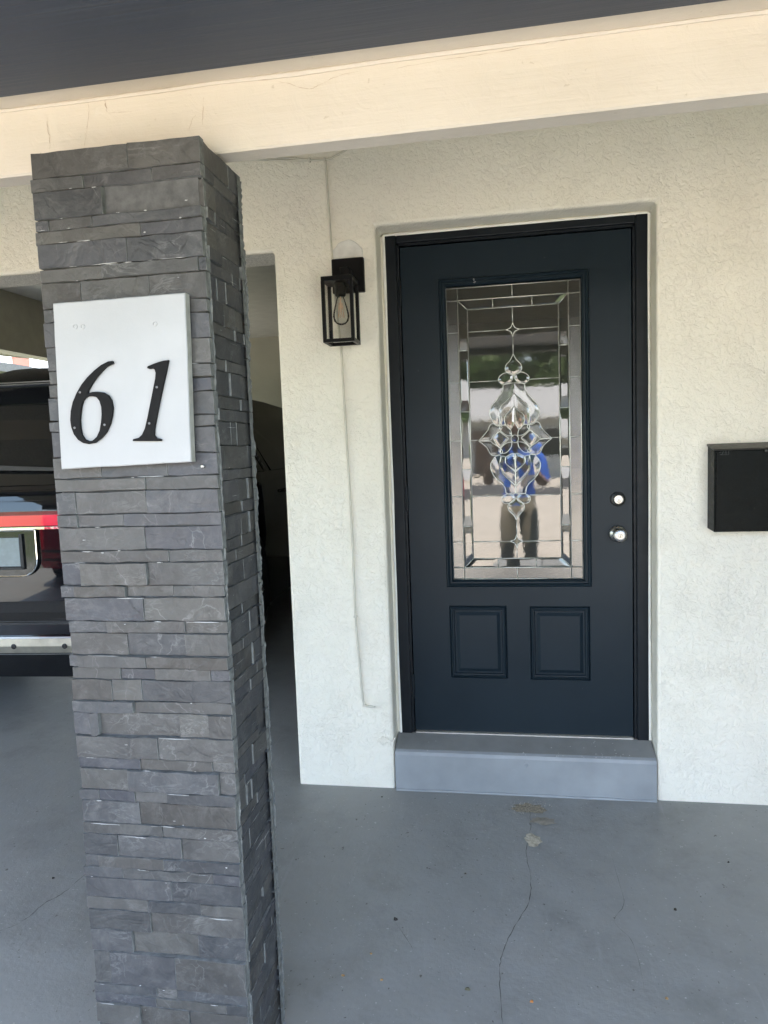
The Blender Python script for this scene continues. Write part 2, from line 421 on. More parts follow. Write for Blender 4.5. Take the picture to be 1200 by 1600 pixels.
for pts, wd in (([(0, 1455), (35, 1440), (70, 1412), (100, 1395), (132, 1367)], .0030),
                ([(828, 1268), (829, 1296), (822, 1330), (829, 1372), (826, 1410), (800, 1455), (784, 1494), (781, 1530), (785, 1600), (780, 1650)], .0024),
                ([(955, 1336), (966, 1375), (975, 1412), (960, 1440), (985, 1468), (1000, 1510), (1008, 1555)], .0011),
                ([(617, 1440), (640, 1475), (646, 1486)], .0012)):
    v, f = ribbon(fp(*pts), wd*.75); mk('crack', v, f, CRACK, floor)
def blob(c, rx, ry, n=22, seed=1, z=.002):
    r = random.Random(seed); v = [(c[0], c[1], fz(c[1])+z+.0012)]; 
    for k in range(n):
        a = 2*math.pi*k/n; q = r.uniform(.68, 1.15); x, y = c[0]+rx*q*math.cos(a), c[1]+ry*q*math.sin(a); v.append((x, y, fz(y)+z))
    return v, [(0, 1+k, 1+(k+1) % n) for k in range(n)]
c = fp((833, 1313))[0]; v, f = blob(c, .036, .040, seed=4); mk('bare_patch', v, f, BARE, floor)
c = fp((826, 1264))[0]; v, f = blob(c, .070, .038, seed=9, z=.0026); mk('bare_patch', v, f, SAND, floor)
c = fp((848, 1283))[0]; v, f = blob(c, .055, .028, seed=7, z=.0018); mk('bare_patch', v, f, simple('sandy_stain', (.26, .235, .19), .9, .3, 40), floor)
g = G(); r = random.Random(3)
for i in range(260):
    c = fp((r.gauss(826, 13), r.gauss(1263, 4.5)))[0]; q = r.uniform(.0008, .0022)
    z0 = fz(c[1])+.002
    g.add([(c[0]-q, c[1]-q*.6, z0), (c[0]+q, c[1]-q*.4, z0), (c[0], c[1]+q, z0), (c[0]+q*.1, c[1], z0+q*1.1)], [(0, 1, 3), (1, 2, 3), (2, 0, 3)], r.randint(0, 1))
g.build('sand_grain', [SAND, BARE], floor, kind='stuff')
# little dry bits lying on the floor
def bit(px, size, mat_, lab, cat='debris', name='leaf_bit'):
    p = PX(*px); r = random.Random(px[0]); v = []; n = 7
    z0 = fz(p.y)+.001
    for k in range(n):
        a = 2*math.pi*k/n; q = size*r.uniform(.6, 1.2); v.append((p.x+q*math.cos(a), p.y+.8*q*math.sin(a), z0+.0005))
    for k in range(n):
        a = 2*math.pi*k/n+.3; q = size*r.uniform(.3, .7); v.append((p.x+q*math.cos(a), p.y+.8*q*math.sin(a), z0+size*r.uniform(.5, .9)))
    f = [(k, (k+1) % n, n+(k+1) % n, n+k) for k in range(n)]+[tuple(range(n, 2*n))]
    tag(mk(name, v, f, mat_), lab, cat, 'dry bits scattered on the grey floor')
TAN = simple('tan_crumb', (.36, .22, .09), .8, .4, 200)
BLK = simple('dark_crumb', (.03, .025, .02), .8, .4, 200)
bit((596, 1532), .0055, TAN, 'tan crumb on the floor near the foot of the column, right of its neighbour')
bit((536, 1525), .0055, TAN, 'tan crumb on the floor closest to the stone column')
bit((580, 1491), .004, TAN, 'small tan crumb above the pair beside the stone column')
bit((731, 1547), .0075, simple('olive_crumb', (.13, .12, .07), .9, .3, 150), 'larger olive brown bit left of the long floor crack')
bit((831, 1566), .0055, simple('orange_crumb', (.42, .17, .04), .8, .3, 150), 'orange bit on the floor right of the long crack')
bit((1042, 1561), .005, TAN, 'tan bit at the bottom right of the floor')
bit((618, 1438), .0085, BLK, 'dark brown scrap at the top of the short left crack', name='bark_scrap')
bit((1138, 1348), .005, BLK, 'black speck on the floor at far right under the mailbox')
bit((727, 1366), .0045, BLK, 'black speck on the floor below the left half of the step')
bit((597, 1246), .0045, BLK, 'black speck just in front of the white wall by the step')
bit((1055, 1422), .006, BLK, 'brown scrap on the right part of the floor', name='bark_scrap')
bit((83, 1373), .006, BLK, 'black speck beside the diagonal crack left of the column')

# ------------------------------------------------------------------ the house
house = thing('house', (0, 0, 0), 'cream stucco house with carport, beam and dark front door', 'house')
OX0, OX1, OZ = -.524, .516, 2.272
WL, LZ = -.9372, 2.207
TH = .20
def inside(x, z):
    if OX0 < x < OX1 and z < OZ: return False
    if -4.2 < x < WL and z < LZ: return False
    return True
gw = cells([-4.6, -4.2, WL, OX0, OX1, 2.9], [-.06, LZ, OZ, 2.70], 0, TH, inside)
wall = gw.build('front_wall', STUCCO, house, bevel=.012, seg=2)
# rough underside of the carport lintel
mk('lintel_underside', [(-4.19, .012, LZ-.0025), (WL-.004, .012, LZ-.0025), (WL-.004, TH-.012, LZ-.0025), (-4.19, TH-.012, LZ-.0025)], [(0, 3, 2, 1)], ROUGH, house)
# reveals get a coarser hand: nothing extra needed, same stucco
# dark hall behind the door, bay walls and ceilings
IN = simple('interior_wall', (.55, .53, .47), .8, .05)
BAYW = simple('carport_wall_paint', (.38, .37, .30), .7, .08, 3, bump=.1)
G().box(WL+.003, WL+.16, TH, 6.0, -.02, 2.86).build('party_wall', simple('unseen_dark_side', (.035, .033, .03), .8, .1, 4, spec=.1), house)  # unseen face made dark to keep reflections off the SUV's side
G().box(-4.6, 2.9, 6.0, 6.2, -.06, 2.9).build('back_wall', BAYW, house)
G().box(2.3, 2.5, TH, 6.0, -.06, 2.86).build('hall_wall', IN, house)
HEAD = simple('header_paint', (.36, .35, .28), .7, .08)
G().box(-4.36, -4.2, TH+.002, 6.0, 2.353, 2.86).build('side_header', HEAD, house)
for yy in (2.0-.07, 5.9-.12):
    pass
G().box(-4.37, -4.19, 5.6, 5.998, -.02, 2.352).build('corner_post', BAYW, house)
G().box(-4.6, 2.9, TH+.001, 6.0, 2.862, 2.90).build('bay_ceiling', simple('bay_ceiling_paint', (.60, .59, .53), .8, .06), house)
HALLF = simple('hall_floor', (.10, .08, .06), .4)
G().box(WL+.17, 2.3, TH, 6.0, -.01, .19).build('hall_floor', HALLF, house)
# porch ceiling between wall and beam, light beam, soffit strip, low dark carport ceiling
BY0, BY1, BZ0, BZ1 = -1.3077, -1.2509, 2.0504, 2.193
G().box(-5.2, 3.3, BY1+.002, -.0, 2.66, 2.70).build('porch_ceiling', TRIM, house)
beam = G().box(-5.2, 3.3, BY0, BY1, BZ0, BZ1).build('beam', TRIM, house, bevel=.004)
G().box(-5.2, 3.3, BY0-.22, BY1, BZ1+.001, BZ1+.03).build('soffit_strip', TRIM, house)
G().box(-5.2, 3.3, BY1-.02, BY1, BZ1+.032, 2.69).build('beam_upstand', TRIM, house)
G().box(-5.2, 3.3, -2.78, -1.385, 2.178, 2.191).build('carport_ceiling', CEIL, house, bevel=.002)
G().box(-5.2, -2.0, -4.3, -2.823, 2.178, 2.191).build('carport_ceiling', CEIL, house, bevel=.002)  # added unseen roof extension, shades the ground on the left
G().box(-5.2, -2.0, -4.3, -2.90, 2.40, 2.46).build('shade_roof', simple('shade_roof_grey', (.15, .15, .15), .9), house)
G().box(-5.2, -2.0, -4.34, -4.302, 2.13, 2.47).build('fascia_board', simple('shade_roof_edge_paint', (.06, .065, .075), .5, .1), house)  # front edge of the added shading roof
G().box(-5.2, 3.3, -2.82, -2.782, 2.13, 2.40).build('fascia_board', simple('fascia_paint', (.06, .065, .075), .5, .1), house)
# quarter-round caulk where the beam meets the soffit
pts = [(-5.2+i*.17+random.uniform(-.05, .05), BY0-.001+random.uniform(-.0008, .0008), BZ1-.002+random.uniform(-.002, .002)) for i in range(50)]
G().tube(pts, [.005+random.uniform(-.0015, .002) for _ in pts], 6).build('caulk_bead', TRIM, beam)
def wpt(pts, Y): return [(lambda p: (p.x, p.z))(PX(a, b, Y=Y)) for a, b in pts]
for pts, wd in (([(75, 183), (74, 200), (78, 215), (77, 236)], .0016), ([(137, 158), (139, 180), (135, 205), (132, 228)], .0013),
                ([(163, 150), (165, 162), (166, 175)], .003), ([(318, 152), (317, 175), (316, 196)], .0015), ([(166, 176), (190, 175), (206, 174)], .0009),
                ([(400, 125), (440, 128), (480, 139), (500, 132), (530, 118), (560, 112)], .0013), ([(620, 106), (700, 92), (760, 84), (860, 66), (905, 58)], .0013),
                ([(200, 148), (250, 143), (275, 138), (320, 133), (370, 127)], .0016), ([(294, 205), (300, 188), (305, 180)], .001)):
    v, f = ribbon(wpt(pts, BY0-.0012), wd*.7, plane=BY0-.0012); mk('hairline_crack', v, f, HAIR, beam)
# roof above everything (unseen, keeps the sun off)
ROOF = simple('roof_shingle', (.12, .11, .10), .9, .2, 20)
mk('roof', [(-5.6, -2.87, 2.42), (3.6, -2.87, 2.42), (3.6, -1.2, 2.78), (-5.6, -1.2, 2.78), (-5.6, 3.0, 3.6), (3.6, 3.0, 3.6), (-5.6, 6.9, 2.9), (3.6, 6.9, 2.9)],
   [(0, 1, 2, 3), (3, 2, 5, 4), (4, 5, 7, 6)], ROOF, house)
mk('gable', [(3.5, -2.8, 2.42), (3.5, -1.2, 2.77), (3.5, 3, 3.58), (3.5, 6.8, 2.9), (3.5, 6.8, 2.7), (3.5, -2.8, 2.2)], [(0, 1, 2, 3, 4, 5)], STUCCO, house)
mk('gable', [(-5.5, -2.8, 2.42), (-5.5, -1.2, 2.77), (-5.5, 3, 3.58), (-5.5, 6.8, 2.9), (-5.5, 6.8, 2.7), (-5.5, -2.8, 2.2)], [(5, 4, 3, 2, 1, 0)], STUCCO, house)
# added unseen dark wing, cuts the light reaching the column's right face
G().box(2.0, 2.2, -2.779, -1.386, -.12, 2.177).box(2.0, 2.2, -1.31-.055, -.002, -.12, 2.049).build('shade_wing', simple('shade_wing_dark', (.05, .055, .055), .6, .1, 4), house)

# step
SX0, SX1 = -.519, .512
g = G()
y0, y1 = -.012, .30
prof = [(y0, fz(0)-.02), (y0, .150), (y0+.006, .162), (y0+.018, .1685), (.10, .199), (y1, .2005), (y1, -.02)]
n = len(prof)
v = [(SX0, a, b) for a, b in prof]+[(SX1, a, b) for a, b in prof]
f = [(i, i+n, (i+1) % n+n, (i+1) % n) for i in range(n)]+[tuple(range(n)), tuple(range(2*n-1, n-1, -1))]
mi = [0, 0, 0, 1, 1, 0, 0, 0, 0]
step = mk('step', v, f, [STEP, STEPTOP], house, mi=mi)
g = G(); g.tube([(SX0+i*.103, y0-.002, .001+random.uniform(0, .002)) for i in range(11)], [.006+random.uniform(-.002, .003) for _ in range(11)], 6)
g.build('paint_fillet', STEP, step)
g = G(); r = random.Random(8)
for i in range(46):
    a = r.choice([.27, .31, .34, .36, -.36, .14, .0, .20, .40]); x = r.gauss(a, .018); q = r.uniform(.0012, .0034); y = r.uniform(-.008, .02) if r.random() < .7 else r.uniform(.02, .09)
    z0 = .1685+(y-.006)*.33 if y > .006 else .166
    g.add([(x-q, y-q, z0), (x+q, y-q*.5, z0), (x, y+q, z0+.0004), (x, y, z0+q)], [(0, 1, 3), (1, 2, 3), (2, 0, 3)])
g.build('paint_flake', SMEAR, step, kind='stuff')
G().lathe((.014, y0-.0005, .128), (0, -1, 0), [(.010, 0), (.010, .002), (.006, .003), (.003, .0005)], 14).build('filled_bolt', STEP, step)

# door frame (jambs, head, stops, threshold)
FX0, FX1, FZ1, DY = -.505, .5045, 2.260, .10
SW0, SW1, SZ0, SZ1 = -.4475, .4475, .2045, 2.2145
YS = .122
frame = G().box(FX0, SW0-.012, DY, DY+.1, .197, FZ1).build('door_frame', JAMB, house, bevel=.004, seg=2)
G().box(SW1+.012, FX1, DY, DY+.1, .197, FZ1-.0005).build('jamb', JAMB, frame, bevel=.004, seg=2)
G().box(SW0-.0115, SW1+.0115, DY+.001, DY+.1, SZ1+.014, FZ1-.001).build('head_jamb', JAMB, frame, bevel=.004, seg=2)
for a, b in ((SW0-.012, SW0-.003), (SW1+.003, SW1+.012)): G().box(a, b, DY+.012, DY+.09, .2, SZ1+.013).build('door_stop', JAMB, frame)
G().box(SW0-.011, SW1+.011, DY+.012, DY+.09, SZ1+.004, SZ1+.0135).build('door_stop', JAMB, frame)
G().box(SW0+.004, SW1-.004, DY+.004, DY+.06, .1985, .2035).build('threshold', ALU, frame)
# white caulk between jamb and stucco
g = G()
for x in (FX0-.004, FX1+.004): g.tube([(x+random.uniform(-.0012, .0012), DY+.004, .20+i*.206) for i in range(11)], [.0055+random.uniform(-.0015, .0015) for _ in range(11)], 6)
g.tube([(FX0-.004+i*.1017, DY+.004, FZ1+.003+random.uniform(-.001, .001)) for i in range(11)], [.0055+random.uniform(-.0015, .0015) for _ in range(11)], 6)
g.build('caulk_line', simple('white_caulk', (.80, .79, .72), .6, .08), frame)
# plaster behind the frame so that no light leaks through
G().box(OX0-.001, FX0-.0005, DY+.012, DY+.06, .19, OZ).box(FX1+.0005, OX1+.001, DY+.012, DY+.06, .19, OZ).box(OX0, OX1, DY+.012, DY+.06, FZ1+.0005, OZ+.001).build('packing', STUCCO, frame)

# ------------------------------------------------------------------ door slab
GX0, GX1, GZ0, GZ1 = -.267, .257, .857, 2.041         # glass
MX0, MX1, MZ0, MZ1 = -.295, .2885, .826, 2.077        # lite moulding, outer edge
PANELS = [(-.288, -.0525, .437, .745), (.042, .281, .4355, .743)]
holes = [(MX0, MX1, MZ0, MZ1)]+PANELS
xs = sorted({SW0, SW1, *[h[i] for h in holes for i in (0, 1)]}); zs = sorted({SZ0, SZ1, *[h[i] for h in holes for i in (2, 3)]})
gd = cells(xs, zs, YS, YS+.044, lambda x, z: not any(h[0] < x < h[1] and h[2] < z < h[3] for h in holes))
door = gd.build('front_door', DOOR, house, bevel=.0012)
door['label'] = 'blue-black panel door with leaded oval-ornament glass'
def rings(rect, steps, mat_, name, parent, cap=True, smooth=False):
    """nested rectangles: steps = (inset, y)"""
    v = []; f = []
    for ins, y in steps:
        a, b, c_, d = rect[0]+ins, rect[1]-ins, rect[2]+ins, rect[3]-ins
        v += [(a, y, c_), (b, y, c_), (b, y, d), (a, y, d)]
    for i in range(len(steps)-1):
        for k in range(4):
            f.append((4*i+k, 4*i+(k+1) % 4, 4*i+4+(k+1) % 4, 4*i+4+k))
    if cap: f.append(tuple(range(len(v)-4, len(v))))
    return mk(name, v, f, mat_, parent)
for p in PANELS:
    rings(p, [(0, YS+.003), (.003, YS+.007), (.006, YS+.001), (.010, YS-.001), (.013, YS+.003), (.017, YS+.0035), (.021, YS+.010), (.027, YS+.010), (.040, YS+.003), (.041, YS+.0025)], DOOR, 'raised_panel', door)
rings((MX0, MX1, MZ0, MZ1), [(-.001, YS+.004), (0, YS-.002), (.003, YS-.008), (.007, YS-.010), (.011, YS-.006), (.013, YS-.003), (.016, YS-.005), (.021, YS-.005), (.023, YS+.000), (.027, YS+.003), (.0305, YS+.016)], DOOR, 'glass_moulding', door, cap=False)
# ---- leaded glass
CX = (GX0+GX1)/2; GW = GX1-GX0; GH = GZ1-GZ0
YG = YS+.010
def zf(fr): return GZ1-fr*GH
def pane(poly, y, mat_, name='glass_pane', dome=0, inset=.0, tilt=0):
    """poly (x,z) CCW; dome>0 gives a bevelled, raised middle"""
    cx = sum(p[0] for p in poly)/len(poly); cz = sum(p[1] for p in poly)/len(poly); n = len(poly)
    tx, tz = random.gauss(0, tilt), random.gauss(0, tilt)
    yy = lambda x, z, b: y-b+tx*(x-cx)+tz*(z-cz)
    v = [(x, yy(x, z, 0), z) for x, z in poly]
    f = []
    if dome:
        k_ = inset
        v += [(cx+(x-cx)*k_, yy(x, z, dome), cz+(z-cz)*k_) for x, z in poly]
        f = [(i, (i+1) % n, n+(i+1) % n, n+i) for i in range(n)]+[tuple(range(n, 2*n))]
    else: f = [tuple(range(n))]
    b = len(v); v += [(x, y+.004, z) for x, z in poly]; f += [(i, b+i, b+(i+1) % n, (i+1) % n) for i in range(n)]
    return mk(name, v, f, mat_, door)
def rect(a, b, c_, d): return [(a, c_), (b, c_), (b, d), (a, d)]
HV1, HV2 = .216, .178                     # half distances of the two upright came pairs
ZT1, ZT2, ZB1, ZB2 = GZ1-.050, GZ1-.088, GZ0+.048, GZ0+.086
cross = [.149, .317, .5155, .709, .868]
zc_ = [zf(q) for q in cross]
HW = GW/2
def X(s, a): return CX+s*a
def came(pts, r=.0019, n=6, name='came'):
    return G().tube([(x, YG-.003, z) for x, z in pts], r, n).build(name, CAME, door, smooth=True)
for sgn in (-1, 1):
    zz = [GZ1-.0]+[ZT1]+zc_+[ZB1, GZ0]
    for i in range(len(zz)-1):
        a, b = sorted((X(sgn, HV1), X(sgn, HW))); pane(rect(a, b, zz[i+1], zz[i]), YG, GLG, 'granite_pane')
    a, b = sorted((CX, X(sgn, HV1)))
    pane(rect(a, b, ZT1, GZ1), YG, GLG, 'granite_pane'); pane(rect(a, b, GZ0, ZB1), YG, GLG, 'granite_pane')
    # bevel strips at the sides
    zb = [ZT1]+[zf(q) for q in (.21, .417, .615, .814)]+[ZB1]
    a, b = sorted((X(sgn, HV2), X(sgn, HV1)))
    for i in range(len(zb)-1):
        t, u_ = zb[i], zb[i+1]
        P = rect(a, b, u_, t)
        if i == 0: P = [(a, u_), (b, u_), (b, t if sgn > 0 else ZT2), (a, ZT2 if sgn > 0 else t)]
        if i == len(zb)-2: P = [(a, ZB2 if sgn > 0 else u_), (b, u_ if sgn > 0 else ZB2), (b, t), (a, t)]
        pane(P, YG, GLB, 'bevel_strip', dome=.0022, inset=.62, tilt=.004)
        if 0 < i: came([(a, t), (b, t)])
    # inner background panes
    zi = [ZT2]+zc_+[ZB2]
    a, b = sorted((CX, X(sgn, HV2)))
    for i in range(len(zi)-1): pane(rect(a, b, zi[i+1], zi[i]), YG, GLC, 'clear_pane', tilt=.002)
    # straight cames
    came([(X(sgn, HV1), GZ0), (X(sgn, HV1), GZ1)], .0026); came([(X(sgn, HV2), ZB2), (X(sgn, HV2), ZT2)], .0024)
    came([(X(sgn, HV1), ZT1), (X(sgn, HV2), ZT2)]); came([(X(sgn, HV1), ZB1), (X(sgn, HV2), ZB2)])
    for z in zc_: came([(X(sgn, HV1), z), (X(sgn, HW), z)])
    came([(X(sgn, HW-.001), GZ0), (X(sgn, HW-.001), GZ1)], .002)
for a, b in ((ZT2, ZT1), (ZB1, ZB2)):
    jx = [-HV2, -.077, .077, HV2]; top = a == ZT2
    for i in range(3):
        x0, x1 = CX+jx[i], CX+jx[i+1]
        o0, o1 = (x0-(HV1-HV2) if i == 0 else x0), (x1+(HV1-HV2) if i == 2 else x1)
        P = [(x0, a), (x1, a), (o1, b), (o0, b)] if top else [(o0, a), (o1, a), (x1, b), (x0, b)]
        pane(P, YG, GLB, 'bevel_strip', dome=.003, inset=.66, tilt=.006)
    for x in (-.077, .077): came([(CX+x, a), (CX+x, b)])
came([(CX-HW, ZT1), (CX+HW, ZT1)], .0026); came([(CX-HV2, ZT2), (CX+HV2, ZT2)]); came([(CX-HW, ZB1), (CX+HW, ZB1)], .0026); came([(CX-HV2, ZB2), (CX+HV2, ZB2)])
came([(CX-HW, GZ1-.001), (CX+HW, GZ1-.001)], .002); came([(CX-HW, GZ0+.001), (CX+HW, GZ0+.001)], .002)
came([(CX, GZ1), (CX, ZT1)]); came([(CX, GZ0), (CX, ZB1)])
# ornament; units: photo-zoom pixels from the flower centre
OZC = zf(.5155); UX, UZ = .00053, .000553
def O(x, y): return (CX+x*UX, OZC+y*UZ)
def orn(pts, closed=False, n=7): return [(p.x, p.y) for p in spline([(*O(x, y), 0) for x, y in pts], n, closed)]
def mir(pts): return [(-x, y) for x, y in pts]
def piece(path, dome=.004, inset=.62, name='bevel_piece'):
    dome *= .42
    # keep counter-clockwise
    a = sum(path[i][0]*path[(i+1) % len(path)][1]-path[(i+1) % len(path)][0]*path[i][1] for i in range(len(path)))
    if a < 0: path = path[::-1]
    pane(path, YG-.0022, GLB, name, dome=dome, inset=inset, tilt=.007)
def shape(segs, **k):
    """closed outline from several splines, with a piece of bevelled glass"""
    path = []
    for s in segs:
        q = orn(s); path += q[:-1]
        came(q)
    piece(path, **k)
cz1 = (zf(.149)-OZC)/UZ; cz2 = (zf(.868)-OZC)/UZ
for c0 in (cz1, cz2):
    d_ = 50
    shape([[(0, c0+d_), (-14, c0+16), (-d_, c0)], [(-d_, c0), (-14, c0-16), (0, c0-d_)], [(0, c0-d_), (14, c0-16), (d_, c0)], [(d_, c0), (14, c0+16), (0, c0+d_)]], dome=.005)
tear = [(0, 612), (-22, 570), (-55, 535), (-62, 500), (-40, 474), (0, 462)]
shape([tear, mir(tear)[::-1]])
tear2 = [(0, -596), (-22, -560), (-55, -525), (-62, -490), (-38, -462), (0, -436)]
shape([tear2, mir(tear2)[::-1]])
for sg in (1, -1):
    T = (lambda p: p) if sg == 1 else mir
    shape([T([(-4, 462), (-30, 478), (-75, 475), (-112, 448), (-112, 418), (-85, 398), (-45, 402), (-12, 425), (-4, 462)])])
    shape([T([(-4, -432), (-30, -404), (-72, -404), (-105, -425), (-105, -455), (-80, -474), (-40, -468), (-14, -452), (-4, -432)])])
    shape([T([(-2, 405), (-40, 400), (-78, 392), (-84, 350), (-120, 300), (-172, 240), (-184, 180), (-150, 108)]), T([(-150, 108), (-118, 100), (-112, 150), (-118, 190), (-95, 245), (-45, 285), (-2, 330)])], dome=.005)
    shape([T([(-2, 330), (-45, 285), (-95, 245), (-118, 190), (-100, 100)]), T([(-100, 100), (-70, 108), (-78, 140), (-62, 180), (-30, 200), (0, 236)])], dome=.004)
    shape([T([(0, 236), (-30, 200), (-62, 180), (-78, 140), (-60, 92)]), T([(-60, 92), (-30, 70), (0, 120)])], dome=.004)
    # side leaf
    shape([T([(-140, 112), (-180, 112), (-210, 60), (-275, -6)]), T([(-275, -6), (-190, -4), (-165, 20), (-110, 62), (-96, 92), (-140, 112)])])
    shape([T([(-275, -6), (-215, -55), (-180, -112), (-135, -116)]), T([(-135, -116), (-96, -96), (-110, -66), (-165, -28), (-190, -12), (-275, -6)])])
    shape([T([(-165, 8), (-120, 55), (-80, 30), (-45, 4)]), T([(-45, 4), (-80, -30), (-120, -58), (-165, 8)])])
    # petals
    for q in (1, -1):
        shape([T([(-22, q*22), (-30, q*62), (-70, q*100), (-112, q*100)]), T([(-112, q*100), (-104, q*62), (-66, q*30), (-22, q*22)])], dome=.006)
    shape([T([(-150, -122), (-184, -170), (-184, -225), (-150, -285), (-100, -330), (-80, -362), (-70, -400), (-4, -404)]), T([(-4, -404), (-2, -345), (-50, -298), (-98, -245), (-118, -190), (-108, -122), (-150, -122)])], dome=.005)
    shape([T([(-108, -122), (-118, -190), (-98, -245), (-50, -298), (-2, -345)]), T([(-2, -345), (-2, -240), (-42, -205), (-72, -175), (-74, -130), (-108, -122)])])
    shape([T([(-74, -130), (-72, -175), (-42, -205), (-2, -240)]), T([(-2, -240), (-2, -110), (-74, -130)])])
q = [(28*math.cos(k*math.pi/5), 28*math.sin(k*math.pi/5)) for k in range(10)]; q.append(q[0]); shape([q], dome=.006)
# upright and cross cames to the ornament
came([O(0, 612), O(0, cz1-50)]); came([O(0, cz1+50), (CX, ZT2)]); came([O(0, -596), O(0, cz2+50)]); came([O(0, cz2-50), (CX, ZB2)])
for sg in (1, -1):
    e = CX+sg*HV2
    came([(e, zc_[0]), (CX+sg*50*UX, zc_[0])]); came([(e, zc_[4]), (CX+sg*50*UX, zc_[4])])
    came([(e, zc_[1]), (CX+sg*112*UX, zc_[1])]); came([(e, zc_[3]), (CX+sg*105*UX, zc_[3])]); came([(e, zc_[2]), (CX+sg*275*UX, zc_[2])])
# inner dark sheet of the sealed unit's far side is simply the hall behind
# ---- lock, knob, hinges
KX = .392
lock = G(); lock.lathe((KX, YS, 1.177), (0, -1, 0), [(.0290, 0), (.0285, .008), (.0265, .011), (.0205, .013)], 32, 1)
lock.lathe((KX, YS-.011, 1.177), (0, -1, 0), [(.0205, 0), (.0205, .009), (.0185, .0115), (.0165, .0105), (.0160, .0085), (.0060, .0085)], 32, 0)
lock.build('deadbolt', [STEEL, simple('dark_bronze_ring', (.025, .026, .024), .35, .3, 30, metal=.5)], door, smooth=False)
g = G(); g.lathe((KX+.001, YS-.0185, 1.171), (0, -1, 0), [(.0068, 0), (.0068, .004), (.005, .0045)], 16); g.build('lock_cylinder', STEEL, door)
G().box(KX-.0002, KX+.0022, YS-.0235, YS-.0228, 1.167, 1.175).build('keyhole', DARK, door)
knob = G(); knob.lathe((KX-.001, YS, 1.039), (0, -1, 0), [(.0335, 0), (.033, .005), (.030, .009), (.014, .013), (.0125, .030), (.019, .036), (.0262, .046), (.0275, .056), (.0262, .065), (.0225, .0685), (.0120, .0690)], 36)
knob.build('door_knob', STEEL, door, smooth=True)
G().lathe((KX-.001, YS-.0688, 1.039), (0, -1, 0), [(.0075, 0), (.0075, .003), (.006, .0036)], 16).build('knob_cylinder', STEEL, door)
G().box(KX-.0022, KX+.0002, YS-.0732, YS-.0722, 1.035, 1.0425).build('keyhole', DARK, door)
for z in (2.03, 1.20, .40):
    g = G().tube([(SW0-.004, YS-.006, z-.05), (SW0-.004, YS-.006, z+.05)], .0065, 10)
    for q in (-.0515, .0515): g.lathe((SW0-.004, YS-.006, z+q-.0015), (0, 0, 1), [(.0055, 0), (.0062, .0015), (.0055, .003)], 10)
    g.build('hinge', JAMB, door)
G().box(SW0+.01, SW1-.01, YS+.002, YS+.01, SZ0-.003, SZ0+.001).build('door_sweep', DARK, door)
# chipped letter-like fleck on the moulding above the glass
p = PX(742, 439, Y=YS-.011); g = G()
g.tube([(p.x-.008, YS-.0105, p.z+.008), (p.x-.003, YS-.0105, p.z+.009), (p.x-.004, YS-.0105, p.z+.001), (p.x+.003, YS-.0105, p.z-.003), (p.x-.001, YS-.0105, p.z-.007), (p.x-.006, YS-.0105, p.z-.005)], .0014, 5)
g.build('paint_chip', SMEAR, door)

# ------------------------------------------------------------------ stone clad column
SCL = .82
CX0, CX1, CY0, CY1, CZT = -.997, -.6286, -1.420, -1.2022, 2.0425
col = thing('stone_column', ((CX0+CX1)/2, (CY0+CY1)/2, -.03), 'square column clad in stacked grey slate, under the beam', 'column')
ROWS = [(1.9908, [0.584]), (1.9634, [0.309, 0.718]), (1.9078, [0.422]), (1.8858, [0.082, 0.351]), (1.8591, [0.632]), (1.809, [0.548]), (1.7809, [0.386, 0.959]), (1.7279, [0.245, 0.665]), (1.7002, [0.41]), (1.6497, [0.516]), (1.5994, [0.31]), (1.5714, [0.538]), (1.5432, [0.258]), (1.4951, [0.562]), (1.4718, [0.401]), (1.4185, [0.27]), (1.3715, [0.291, 0.7]), (1.3433, [0.562]), (1.2946, [0.127, 0.559]), (1.2678, [0.127, 0.413]), (1.2169, [0.538]), (1.1906, [0.267, 0.678]), (1.1409, [0.12, 0.541]), (1.1152, [0.074, 0.397, 0.683, 0.819]), (1.0637, [0.502]), (1.0366, [0.257, 0.748]), (0.9874, [0.38, 0.74]), (0.9602, [0.054, 0.496]), (0.9342, [0.325, 0.544, 0.885]), (0.886, [0.267, 0.452]), (0.8597, [0.4]), (0.8072, [0.117, 0.166, 0.673, 0.853]), (0.7565, [0.534]), (0.731, [0.41, 0.86]), (0.6823, [0.326, 0.9]), (0.6574, [0.126, 0.364, 0.567]), (0.6057, [0.384]), (0.5788, [0.523]), (0.5292, [0.228, 0.639]), (0.502, [0.092, 0.521]), (0.477, [0.248, 0.826]), (0.4298, [0.556]), (0.4012, [0.399, 0.734]), (0.353, [0.409]), (0.2994, [0.28, 0.7]), (0.2215, [0.116, 0.55]), (0.1962, [0.412, 0.545]), (0.173, [0.407, 0.86]), (.122, [.3, .62]), (.096, [.5]), (.045, [.22, .7]), (.018, [.45]), (-.035, [.35, .8])]
PROUD = {(2, 1): -.010, (2, 0): .003, (1, 0): .001, (5, 0): .004, (6, 1): .003, (18, 0): .006, (19, 0): .004, (22, 1): .006, (22, 0): -.003, (23, 0): .005, (23, 1): .005, (23, 2): -.005, (23, 3): -.004, (23, 4): -.002,
         (26, 1): -.004, (26, 0): -.001, (27, 1): .006, (27, 2): .006, (27, 0): -.003, (30, 0): .008, (30, 1): -.003, (31, 0): .002, (31, 1): .007, (31, 2): -.005, (33, 2): -.003, (34, 1): .004, (34, 2): -.004, (35, 3): .005, (39, 1): .005, (44, 1): -.005, (44, 2): -.003, (36, 1): -.002}
TK = .022
